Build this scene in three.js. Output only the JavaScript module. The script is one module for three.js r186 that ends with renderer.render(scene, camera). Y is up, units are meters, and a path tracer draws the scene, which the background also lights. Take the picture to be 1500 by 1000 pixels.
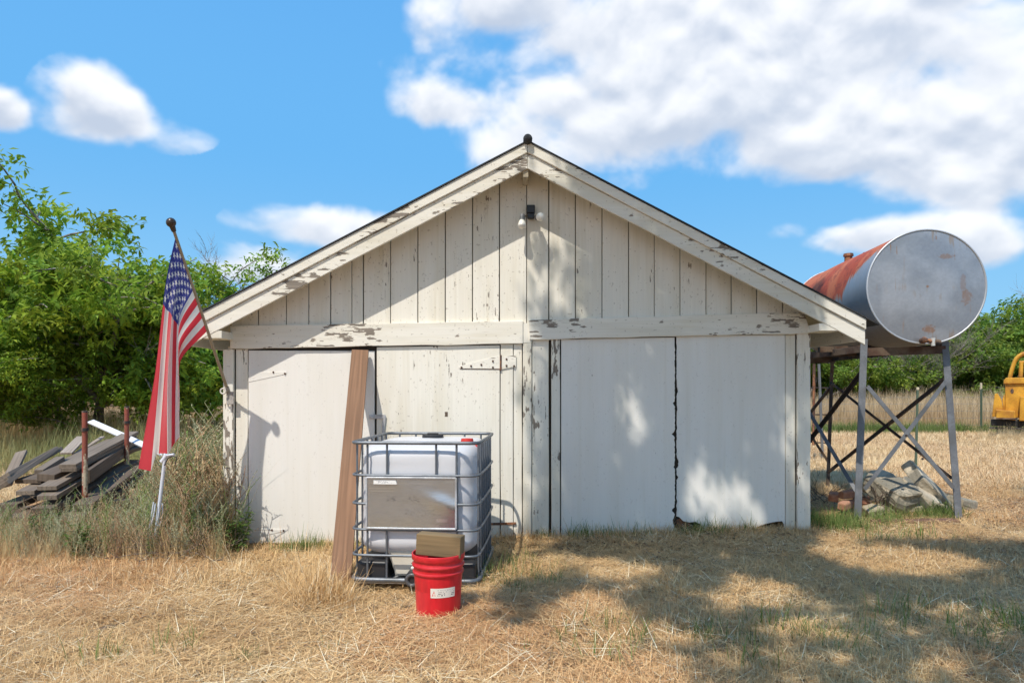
import * as THREE from 'three';
import { RoundedBoxGeometry } from 'three/addons/geometries/RoundedBoxGeometry.js';
import { mergeGeometries, mergeVertices } from 'three/addons/utils/BufferGeometryUtils.js';

// ------------------------------------------------------------------ camera, sky, sun, exposure
const V = (x, y, z) => new THREE.Vector3(x, y, z);
const scene = new THREE.Scene();
const EYE = 1.55, HORIZON = 570, FOCAL = 1000;          // eye height in metres; photo pixels
const camera = new THREE.PerspectiveCamera(2 * Math.atan(0.5) * 180 / Math.PI, 1.5, 0.1, 4000);
camera.position.set(0, EYE, 0);
camera.lookAt(0, EYE, -10);
camera.setViewOffset(1500, 1000, 0, -70, 1500, 1000);
camera.updateProjectionMatrix();
const renderer = new THREE.WebGLRenderer({ antialias: true });
renderer.toneMapping = THREE.LinearToneMapping;
renderer.toneMappingExposure = 1.38;
renderer.shadowMap.enabled = true;
const SUN = V(-0.52, 1.84, 1.1).normalize();
const sun = new THREE.DirectionalLight(new THREE.Color(1.0, 0.93, 0.82), 3.1);
sun.position.copy(SUN).multiplyScalar(60).add(V(0, 0, -8));
sun.target.position.set(0, 0, -8);
sun.castShadow = true;
Object.assign(sun.shadow.camera, { left: -30, right: 30, top: 30, bottom: -30, near: 1, far: 140 });
sun.shadow.mapSize.set(4096, 4096);
scene.add(sun, sun.target);

// ------------------------------------------------------------------ random numbers and noise
function rng(seed) { let a = seed >>> 0; return () => { a = (a + 0x6D2B79F5) | 0; let t = Math.imul(a ^ (a >>> 15), 1 | a); t = (t + Math.imul(t ^ (t >>> 7), 61 | t)) ^ t; return ((t ^ (t >>> 14)) >>> 0) / 4294967296; }; }
function hash(x, y, s) { let h = Math.imul(x, 374761393) + Math.imul(y, 668265263) + Math.imul(s, 1442695041); h = Math.imul(h ^ (h >>> 13), 1274126177); return ((h ^ (h >>> 16)) >>> 0) / 4294967296; }
const mod = (a, n) => ((a % n) + n) % n;
function vn(x, y, px, py, s) {                            // value noise, repeats after px, py cells
  const xi = Math.floor(x), yi = Math.floor(y), fx = x - xi, fy = y - yi;
  const x0 = mod(xi, px), x1 = mod(xi + 1, px), y0 = mod(yi, py), y1 = mod(yi + 1, py);
  const u = fx * fx * (3 - 2 * fx), v = fy * fy * (3 - 2 * fy);
  const a = hash(x0, y0, s), b = hash(x1, y0, s), c = hash(x0, y1, s), d = hash(x1, y1, s);
  return a + (b - a) * u + (c - a) * v + (a - b - c + d) * u * v;
}
function fbm(u, v, cx, cy, oct, s) {                      // u, v in tiles
  let f = 0, a = 0.5, t = 0;
  for (let o = 0; o < oct; o++) { f += a * vn(u * cx, v * cy, cx, cy, s + o * 17); t += a; a *= 0.5; cx *= 2; cy *= 2; }
  return f / t;
}
const free = (x, y, oct, s) => fbm(x, y, 1, 1, 1, s) * 0 + (() => { let f = 0, a = 0.5, t = 0, k = 1; for (let o = 0; o < oct; o++) { f += a * vn(x * k, y * k, 65536, 65536, s + o * 31); t += a; a *= 0.5; k *= 2.03; } return f / t; })();
const clamp = (x, a = 0, b = 1) => Math.min(b, Math.max(a, x));
const ss = (a, b, x) => { const t = clamp((x - a) / (b - a)); return t * t * (3 - 2 * t); };
const lerp = (a, b, t) => a + (b - a) * t;
const mix3 = (a, b, t) => [lerp(a[0], b[0], t), lerp(a[1], b[1], t), lerp(a[2], b[2], t)];
const toS = (c) => Math.round(255 * clamp(c <= 0.0031308 ? 12.92 * c : 1.055 * Math.pow(c, 1 / 2.4) - 0.055));

// ------------------------------------------------------------------ sky: blue air with fair-weather cumulus
{
  const W = 4096, H = 2048, data = new Float32Array(W * H * 4);
  const R = rng(77), clouds = [];
  const fromPx = (px, py) => { const d = V((px - 750) / FOCAL, (HORIZON - py) / FOCAL, -1).normalize(); return [Math.atan2(d.x, -d.z), Math.asin(d.y)]; };
  const add = (az, el, ra, re, w = 1) => clouds.push({ az, el, ra, re, w });
  // direction, half width, half height and strength of each cumulus heap
  for (const [x, y, rx, ry, w] of [[770, 10, 175, 62, 1.0], [900, 50, 240, 85, 0.95], [1010, 120, 280, 85, 1.0], [1110, 40, 170, 70, 1.05], [1180, 90, 130, 60, 0.9], [1250, 200, 290, 55, 1.0], [980, 200, 270, 50, 0.85], [650, 152, 80, 34, 0.95], [770, 165, 80, 40, 0.6], [1390, 165, 150, 80, 1.0], [1430, 238, 150, 42, 0.9], [1490, 275, 80, 34, 0.7], [1200, 150, 120, 60, 0.8], [1300, 10, 110, 55, 1.0], [1340, 55, 80, 45, 0.8], [1400, 60, 60, 40, 0.45],
    [565, 92, 55, 26, 0.55], [640, 45, 70, 45, 0.7], [140, 160, 56, 42, 1.05], [170, 160, 50, 38, 1.0], [110, 184, 52, 28, 0.95], [235, 188, 55, 26, 0.3], [-10, 165, 45, 24, 1.2], [490, 334, 100, 25, 0.85], [375, 400, 75, 28, 1.0], [1285, 348, 80, 22, 1.1], [1395, 362, 85, 30, 1.1], [1140, 343, 42, 15, 0.55], [930, 262, 60, 22, 0.5]]) {
    const [az, el] = fromPx(x, y), k = Math.cos(el);
    add(az, el, rx / FOCAL * k * Math.cos(az), ry / FOCAL * k * k, w);
  }
  for (let i = 0; i < 46; i++) {                          // the same weather all round
    const az = (R() * 2 - 1) * Math.PI, el = 0.06 + R() * R() * 1.2, s = 0.08 + R() * 0.26, ra = s * 1.2 / Math.max(0.35, Math.cos(el));
    if (Math.abs(az) - ra * 1.5 < 0.75 && el - s * 0.7 < 0.56) continue;
    add(az, el, ra, s * 0.40, 0.85 + R() * 0.35);
  }
  const dens = (az, el) => {                              // [thickness, how much of a heap's sunny top it is]
    let m = 0, sw = 0, sy = 0;
    for (const c of clouds) {
      let da = az - c.az; if (da > Math.PI) da -= 2 * Math.PI; else if (da < -Math.PI) da += 2 * Math.PI;
      const dx = da / c.ra, dy0 = (el - c.el) / c.re, dy = dy0 < 0 ? dy0 * 1.2 : dy0, q = dx * dx + dy * dy;
      if (q < 3) { const a = c.w * (1 - q / 3) ** 1.4; m = m + a - Math.min(m, a) * 0.75; sw += a * a; sy += a * a * dy0; }
    }
    if (m <= 0.03) return null;
    const w1 = free(az * 4 + 40, el * 5 + 9, 3, 5) - 0.5, w2 = free(az * 4 + 90, el * 5 + 70, 3, 6) - 0.5;
    const n = free((az + w1 * 0.10) * 9 + 50, (el + w2 * 0.07) * 13 + 20, 6, 11) - 0.5, lo = free((az + w1 * 0.1) * 9 + 50, (el + w2 * 0.07 + 0.02) * 13 + 20, 3, 11) - 0.5;
    return [m * 0.85 + n * 1.6 - 0.41, 0.63 + 0.30 * sy / sw + n * 0.42 + (n - lo) * 1.3];
  };
  const zen = [0.085, 0.285, 0.63], mid = [0.115, 0.355, 0.67], low = [0.235, 0.475, 0.69], under = [0.30, 0.27, 0.2];
  const skyAt = (az, el) => {
    const air = mix3(mix3(low, mid, ss(0, 0.34, el)), zen, ss(0.28, 0.8, el)), r = dens(az, el);
    if (!r || r[0] < -0.2) return air;
    const d = r[0], a = ss(-0.19, 0.40, d), lit = clamp(r[1] + 0.18 * ss(0.5, 0.05, d));
    return mix3(air, mix3([0.43, 0.48, 0.57], [0.80, 0.80, 0.81], ss(0.24, 1.05, lit)), a * 0.92);
  };
  for (let j = 0; j < H; j++) {
    const el = ((j + 0.5) / H - 0.5) * Math.PI;
    for (let i = 0; i < W; i++) {
      const o = (j * W + i) * 4;
      let az = ((i + 0.5) / W - 0.5) * 2 * Math.PI + Math.PI / 2;        // azimuth from -z, towards +x
      if (az > Math.PI) az -= 2 * Math.PI;
      const c = el > 0 ? skyAt(az, el) : under;
      data[o] = c[0]; data[o + 1] = c[1]; data[o + 2] = c[2]; data[o + 3] = 1;
    }
  }
  const sky = new THREE.DataTexture(data, W, H, THREE.RGBAFormat, THREE.FloatType);
  sky.mapping = THREE.EquirectangularReflectionMapping;
  sky.magFilter = sky.minFilter = THREE.LinearFilter;
  sky.name = 'sky'; sky.needsUpdate = true;
  scene.background = sky; scene.environment = sky;
}

// ------------------------------------------------------------------ textures
function tex(size, fn, srgb = true) {                     // fn(u, v) -> [r, g, b] linear (srgb) or raw 0..1
  const d = new Uint8Array(size * size * 4);
  for (let j = 0; j < size; j++) for (let i = 0; i < size; i++) {
    const c = fn((i + 0.5) / size, (j + 0.5) / size), o = (j * size + i) * 4;
    d[o] = srgb ? toS(c[0]) : Math.round(255 * clamp(c[0])); d[o + 1] = srgb ? toS(c[1]) : Math.round(255 * clamp(c[1])); d[o + 2] = srgb ? toS(c[2]) : Math.round(255 * clamp(c[2])); d[o + 3] = 255;
  }
  const t = new THREE.DataTexture(d, size, size);
  t.wrapS = t.wrapT = THREE.RepeatWrapping; t.magFilter = t.minFilter = THREE.LinearFilter;
  if (srgb) t.colorSpace = THREE.SRGBColorSpace;
  t.needsUpdate = true;
  return t;
}
function pair(size, fn, tile) {                           // fn -> [r, g, b, height]; colour and bump together, tile in metres
  const hs = new Float32Array(size * size); let k = 0;
  const map = tex(size, (u, v) => { const c = fn(u, v); hs[k++] = c[3]; return c; });
  k = 0;
  const bump = tex(size, () => { const h = hs[k++]; return [h, h, h]; }, false);
  map.repeat.set(1 / tile, 1 / tile); bump.repeat.set(1 / tile, 1 / tile);
  return { map, bump };
}
const std = (o) => new THREE.MeshStandardMaterial(o);
const phys = (o) => new THREE.MeshPhysicalMaterial(o);
const rgb = (r, g, b) => new THREE.Color().setRGB(r, g, b);
const WHITE = [0.82, 0.785, 0.70], BARE = [0.235, 0.20, 0.165];
function paint(size, tile, wear, seed, tint = WHITE, plain = 1) {    // old white paint on boards, grain along v
  const q = (n) => Math.max(1, Math.round(n * tile));
  return pair(size, (u, v) => {
    const patch = fbm(u, v, q(2), q(1.4), 4, seed), grain = fbm(u, v, q(70), q(2.2), 3, seed + 3);
    const fl = fbm(u, v, q(42), q(10), 5, seed + 9);
    const thr = 0.88 - wear * 0.14 - (patch - 0.5) * (0.55 + 0.8 * wear);
    let m = ss(thr, thr + 0.025, fl);
    const crack = Math.abs(fbm(u, v, q(36), q(1.6), 3, seed + 21) - 0.5);
    m = Math.max(m, (1 - ss(0.0, 0.006 + 0.008 * wear, crack)) * ss(0.60 - 0.12 * wear, 0.72 - 0.1 * wear, patch + (fl - 0.5) * 0.3) * 0.8 * plain);
    const dirt = fbm(u, v, q(7), q(1), 4, seed + 40), speck = ss(0.80, 0.84, fbm(u, v, q(50), q(40), 2, seed + 50));
    const drip = ss(0.60, 0.82, fbm(u, v, q(18), q(0.8), 3, seed + 60)) * 0.30 * plain;
    let p = mix3(tint, [tint[0] * 0.80, tint[1] * 0.76, tint[2] * 0.66], clamp((dirt - 0.42) * 1.3 * plain + drip));
    p = p.map((x) => x * (1 - 0.05 * plain + 0.1 * plain * grain));
    p = mix3(p, [0.22, 0.17, 0.12], speck * 0.32 * plain);
    const w = BARE.map((x) => x * (0.55 + 0.95 * grain));
    const c = mix3(p, w, m);
    return [...c, clamp(0.62 * (1 - m) + 0.30 * grain)];
  }, tile);
}
function timber(size, tile, tint, seed, grainy = 1) {
  const q = (n) => Math.max(1, Math.round(n * tile));
  return pair(size, (u, v) => {
    const w = fbm(u, v, q(3), q(0.7), 3, seed) * 0.9, g = fbm(u + w * 0.05, v, q(60), q(1.6), 4, seed + 3), b = fbm(u, v, q(2), q(1.5), 4, seed + 7);
    const crack = 1 - ss(0, 0.012, Math.abs(fbm(u, v, q(30), q(0.8), 3, seed + 13) - 0.5));
    const k = (0.62 + 0.75 * g * grainy + 0.2 * (1 - grainy)) * (0.78 + 0.44 * b) * (1 - 0.6 * crack * ss(0.45, 0.6, b));
    return [tint[0] * k, tint[1] * k * (0.97 + 0.06 * b), tint[2] * k * (0.94 + 0.12 * b), clamp(g * 0.8 + 0.1 - crack * 0.3)];
  }, tile);
}
function mottled(size, tile, a, b, seed, freq = 6, c3) {
  const q = (n) => Math.max(1, Math.round(n * tile));
  return pair(size, (u, v) => {
    const n = fbm(u, v, q(freq), q(freq), 5, seed), f = fbm(u, v, q(freq * 9), q(freq * 9), 3, seed + 5), s = fbm(u, v, q(freq * 0.4), q(freq * 0.4), 3, seed + 8);
    let c = mix3(a, b, ss(0.32, 0.68, n));
    if (c3) c = mix3(c, c3, ss(0.58, 0.7, s + (f - 0.5) * 0.3));
    const k = 0.8 + 0.4 * f;
    return [c[0] * k, c[1] * k, c[2] * k, clamp(n * 0.6 + f * 0.4)];
  }, tile);
}
const withPair = (p, o) => std({ map: p.map, bumpMap: p.bump, bumpScale: 0.0012, roughness: 0.85, metalness: 0, ...o });
const T = {
  light: paint(1024, 3, 0.04, 101), mid: paint(1024, 3, 0.24, 202), heavy: paint(1024, 2.5, 0.85, 303), panel: paint(1024, 3, -0.35, 404, [0.83, 0.81, 0.765], 0.4),
  grey: timber(1024, 2, [0.205, 0.16, 0.12], 505), brown: timber(512, 2, [0.26, 0.145, 0.085], 606), soft: timber(512, 2, [0.50, 0.43, 0.31], 707, 0.5),
  rust: mottled(512, 1, [0.21, 0.075, 0.035], [0.36, 0.17, 0.085], 808, 7, [0.10, 0.055, 0.04]),
  conc: mottled(512, 1, [0.38, 0.32, 0.23], [0.52, 0.45, 0.34], 909, 5, [0.22, 0.20, 0.155]),
  galv: mottled(512, 1, [0.50, 0.52, 0.55], [0.62, 0.64, 0.67], 111, 9, [0.42, 0.42, 0.42]),
  brick: mottled(256, 1, [0.30, 0.13, 0.08], [0.42, 0.22, 0.14], 112, 9),
  yellow: mottled(512, 1, [0.52, 0.25, 0.02], [0.66, 0.34, 0.03], 113, 4, [0.40, 0.17, 0.02]),
  bark: mottled(512, 1, [0.17, 0.145, 0.12], [0.30, 0.265, 0.225], 114, 12, [0.09, 0.075, 0.06]),
};
const M = {
  cage: withPair(T.galv, { metalness: 0.45, roughness: 0.45, bumpScale: 0.0003, color: rgb(0.30, 0.32, 0.345) }),
  light: withPair(T.light, { roughness: 0.72 }), mid: withPair(T.mid, { roughness: 0.75 }), heavy: withPair(T.heavy, { roughness: 0.8, bumpScale: 0.002 }), panel: withPair(T.panel, { roughness: 0.6 }),
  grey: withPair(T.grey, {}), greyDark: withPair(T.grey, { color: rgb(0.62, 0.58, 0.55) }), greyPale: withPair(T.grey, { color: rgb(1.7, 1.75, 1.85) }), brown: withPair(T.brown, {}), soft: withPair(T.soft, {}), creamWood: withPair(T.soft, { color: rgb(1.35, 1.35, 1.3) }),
  rust: withPair(T.rust, { roughness: 0.9 }), darkRust: withPair(T.rust, { roughness: 0.9, color: rgb(0.42, 0.62, 0.85) }), conc: withPair(T.conc, { roughness: 0.95, bumpScale: 0.012 }), galv: withPair(T.galv, { metalness: 0.55, roughness: 0.5, bumpScale: 0.0003 }),
  steel: withPair(T.galv, { metalness: 0.35, roughness: 0.6, bumpScale: 0.0005, color: rgb(0.36, 0.36, 0.365) }),
  brick: withPair(T.brick, { roughness: 0.95, bumpScale: 0.004 }), yellow: withPair(T.yellow, { roughness: 0.55, bumpScale: 0.0008 }), bark: withPair(T.bark, { roughness: 0.95, bumpScale: 0.02 }),
  deadBark: withPair(T.bark, { roughness: 0.95, bumpScale: 0.01, color: rgb(1.25, 1.25, 1.3) }),
  dark: std({ color: rgb(0.02, 0.019, 0.018), roughness: 0.9 }), rubber: std({ color: rgb(0.018, 0.018, 0.02), roughness: 0.6 }), black: std({ color: rgb(0.025, 0.025, 0.028), roughness: 0.45 }),
  roofing: withPair(mottled(512, 2, [0.028, 0.03, 0.034], [0.05, 0.052, 0.056], 115, 20), { roughness: 0.95 }), inside: std({ color: rgb(0.06, 0.05, 0.04), roughness: 1 }),
  wire: std({ color: rgb(0.30, 0.31, 0.32), metalness: 0.5, roughness: 0.5 }),
};

// ------------------------------------------------------------------ helpers
const P = (px, py, D) => V((px - 750) * D / FOCAL, EYE - (py - HORIZON) * D / FOCAL, -D);   // a point of the place at depth D
const names = new Map();
function numbered(n) { const k = names.get(n) || 0; names.set(n, k + 1); return k ? `${n}_${String(k).padStart(3, '0')}` : n; }
const origin = new Map();                                 // where a thing's own axes start, for parts modelled in place
function tag(o, label, category, group, kind) { o.userData = { ...o.userData, label, category }; if (group) o.userData.group = group; if (kind) o.userData.kind = kind; return o; }
function thing(name, label, category, base = V(0, 0, 0), group, turn = 0, inPlace = true) {
  const g = new THREE.Group(); g.name = numbered(name); g.position.copy(base); g.rotation.y = turn; scene.add(g);
  origin.set(g, inPlace ? base.clone() : V(0, 0, 0));
  return tag(g, label, category, group);
}
function part(name, geo, mat, parent, extra) {
  if (Array.isArray(geo)) geo = merge(geo);
  const o = origin.get(parent) || V(0, 0, 0);
  if (o.lengthSq() > 0) { geo = geo.clone(); geo.translate(-o.x, -o.y, -o.z); }
  const m = new THREE.Mesh(geo, mat); m.name = name; parent.add(m); origin.set(m, o);
  if (extra) Object.assign(m.userData, extra);
  return m;
}
function solo(name, geo, mat, label, category, group) {   // a thing that is one mesh; its origin goes to its base
  if (Array.isArray(geo)) geo = merge(geo);
  geo.computeBoundingBox(); const b = geo.boundingBox, c = V((b.min.x + b.max.x) / 2, b.min.y, (b.min.z + b.max.z) / 2);
  geo.translate(-c.x, -c.y, -c.z);
  const m = new THREE.Mesh(geo, mat); m.name = numbered(name); m.position.copy(c); scene.add(m);
  return tag(m, label, category, group);
}
function struct(name, geo, mat) { const m = new THREE.Mesh(geo, mat); m.name = numbered(name); m.userData = { kind: 'structure' }; scene.add(m); return m; }
function merge(list) { const l = list.map((g) => { const c = g.index ? g.toNonIndexed() : g.clone(); for (const k of Object.keys(c.attributes)) if (!['position', 'normal', 'uv'].includes(k)) c.deleteAttribute(k); return c; }); return mergeGeometries(l); }
const UR = rng(4242);
function muv(geo, axis = 1, off = true) {                 // uv in metres, the grain along the given axis
  if (geo.index) geo = geo.toNonIndexed();
  const p = geo.attributes.position, n = geo.attributes.normal, uv = new Float32Array(p.count * 2), ou = off ? UR() * 7 : 0, ov = off ? UR() * 7 : 0, a = [0, 0, 0];
  for (let i = 0; i < p.count; i++) {
    const q = [p.getX(i), p.getY(i), p.getZ(i)]; a[0] = Math.abs(n.getX(i)); a[1] = Math.abs(n.getY(i)); a[2] = Math.abs(n.getZ(i));
    const dom = a[0] > a[1] && a[0] > a[2] ? 0 : a[1] > a[2] ? 1 : 2;
    let va = axis, ua = 3 - dom - axis; if (dom === axis) { va = (axis + 1) % 3; ua = (axis + 2) % 3; }
    uv[2 * i] = q[ua] + ou; uv[2 * i + 1] = q[va] + ov;
  }
  geo.setAttribute('uv', new THREE.BufferAttribute(uv, 2));
  return geo;
}
function slab(pts, z, t, axis = 1, bevel = 0.003) {       // a board: outline in x, y; its face at z, its back at z - t
  const s = new THREE.Shape(pts.map((p) => new THREE.Vector2(p.x ?? p[0], p.y ?? p[1])));
  const g = new THREE.ExtrudeGeometry(s, { depth: t - 2 * bevel, bevelEnabled: bevel > 0, bevelThickness: bevel, bevelSize: bevel, bevelOffset: -bevel, bevelSegments: 1, steps: 1 });
  g.translate(0, 0, z - t + bevel);
  return muv(g, axis);
}
function box(w, h, d, r = 0.004, axis = 1) { return muv(new RoundedBoxGeometry(w, h, d, 1, Math.min(r, w / 2.01, h / 2.01, d / 2.01)), axis); }
function orient(geo, a, b, face = V(0, 0, 1)) {           // geometry whose y runs -0.5L..0.5L laid from a to b, its +z as near to face as can be
  const y = b.clone().sub(a).normalize(), x = y.clone().cross(face).normalize(), z = x.clone().cross(y);
  geo.applyMatrix4(new THREE.Matrix4().makeBasis(x, y, z).setPosition(a.clone().add(b).multiplyScalar(0.5)));
  return geo;
}
const beam = (a, b, w, d, face, r = 0.004) => orient(box(w, a.distanceTo(b), d, r), a, b, face);
function rod(a, b, r0, r1 = r0, seg = 8, open = false) {
  const L = a.distanceTo(b), g = new THREE.CylinderGeometry(r1, r0, L, seg, 1, open), uv = g.attributes.uv;
  for (let i = 0; i < uv.count; i++) uv.setXY(i, uv.getX(i) * 6.28 * r0, uv.getY(i) * L);
  const y = b.clone().sub(a).normalize();
  return orient(g, a, b, Math.abs(y.z) > 0.95 ? V(0, 1, 0) : V(0, 0, 1));
}
function tube(pts, r, seg = 24, rs = 8, closed = false) {
  const c = new THREE.CatmullRomCurve3(pts, closed, 'centripetal'); const g = new THREE.TubeGeometry(c, seg, r, rs, closed), L = c.getLength(), uv = g.attributes.uv;
  for (let i = 0; i < uv.count; i++) uv.setXY(i, uv.getY(i) * 6.28 * r, uv.getX(i) * L);
  return g;
}
function angle(a, b, w, t, face, mirror = 1) {            // a rolled steel L section: one leg faces front, the other runs back
  const L = a.distanceTo(b), s = [[-w / 2, -w / 2], [w / 2, -w / 2], [w / 2, -w / 2 + t], [-w / 2 + t, -w / 2 + t], [-w / 2 + t, w / 2], [-w / 2, w / 2]];
  const g = new THREE.ExtrudeGeometry(new THREE.Shape(s.map((p) => new THREE.Vector2(p[0] * mirror, p[1]))), { depth: L, bevelEnabled: false });
  g.rotateX(-Math.PI / 2); g.translate(0, -L / 2, 0);
  return orient(muv(g, 1), a, b, face);
}
// the lie of the land: falls gently to the left, a hollow round the tote
const gn = (x, z) => (free(x * 1.6 + 100, z * 1.6 + 100, 3, 900) - 0.5) * 0.07 + (free(x * 0.15 + 50, z * 0.15 + 50, 2, 901) - 0.5) * 0.10 * ss(9, 20, Math.hypot(x, z));
const ground = (x, z) => -0.02 + 0.115 * Math.tanh(0.35 * x) + gn(x, z) - 0.07 * Math.exp(-(((x + 0.7) / 0.9) ** 2 + ((z + 5.4) / 0.7) ** 2)) + 0.10 * Math.exp(-(((x + 4.6) / 1.6) ** 2 + ((z + 8.2) / 1.8) ** 2));

// ------------------------------------------------------------------ ground
const BW = 7.1, BF = 6.79;                                // depth of the barn's front wall and of its gable boards
{
  const N = 300, xs = [], zs = [];
  for (let i = 0; i <= N; i++) { const t = i / N * 2 - 1; xs.push(Math.sinh(t * 6.2) / Math.sinh(6.2) * 900); zs.push(-5 + Math.sinh(t * 6.2) / Math.sinh(6.2) * 900); }
  const g = new THREE.PlaneGeometry(1, 1, N, N), p = g.attributes.position, uv = g.attributes.uv, col = new Float32Array(p.count * 3);
  for (let j = 0; j <= N; j++) for (let i = 0; i <= N; i++) {
    const k = j * (N + 1) + i, x = xs[i], z = zs[j], r = Math.hypot(x, z);
    p.setXYZ(k, x, r < 70 ? ground(x, z) : ground(x, z) * ss(200, 70, r) , z); uv.setXY(k, x, z);
    const n = free(x * 0.9 + 300, z * 0.9 + 300, 4, 77), m = free(x * 0.12 + 30, z * 0.12 + 30, 3, 78);
    const soil = ss(0.55, 0.72, n) * 0.5, green = ss(0.55, 0.75, m) * 0.25;
    const c = mix3(mix3([1, 1, 1], [0.62, 0.52, 0.45], soil), [0.75, 0.95, 0.6], green);
    col.set(c, k * 3);
  }
  g.setAttribute('color', new THREE.BufferAttribute(col, 3));
  const idx = g.index.array; for (let i = 0; i < idx.length; i += 3) { const t = idx[i]; idx[i] = idx[i + 1]; idx[i + 1] = t; }
  g.computeVertexNormals();
  const S = 1024, cv = document.createElement('canvas'); cv.width = cv.height = S; const cx = cv.getContext('2d'), R = rng(31);
  cx.fillStyle = 'rgb(141,108,72)'; cx.fillRect(0, 0, S, S);
  for (let i = 0; i < 9000; i++) {                        // fine dry litter trodden into the soil
    const x = R() * S, y = R() * S, a = R() * 6.28, l = 6 + R() * R() * 60, t = R();
    const c = mix3([112, 78, 50], [214, 180, 122], t * t * 0.4 + t * 0.6);
    cx.strokeStyle = `rgb(${c.map(Math.round).join(',')})`; cx.lineWidth = 0.8 + R() * 1.4;
    for (const ox of [-S, 0, S]) for (const oy of [-S, 0, S]) { if (x + ox < -70 || x + ox > S + 70 || y + oy < -70 || y + oy > S + 70) continue; cx.beginPath(); cx.moveTo(x + ox, y + oy); cx.lineTo(x + ox + Math.cos(a) * l, y + oy + Math.sin(a) * l); cx.stroke(); }
  }
  const t = new THREE.CanvasTexture(cv); t.colorSpace = THREE.SRGBColorSpace; t.wrapS = t.wrapT = THREE.RepeatWrapping; t.repeat.set(0.55, 0.55);
  struct('ground', g, std({ map: t, vertexColors: true, roughness: 1, bumpMap: (() => { const b = mottled(512, 1, [0, 0, 0], [1, 1, 1], 61, 8).bump; b.repeat.set(0.7, 0.7); return b; })(), bumpScale: 0.03 }));
}

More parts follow.
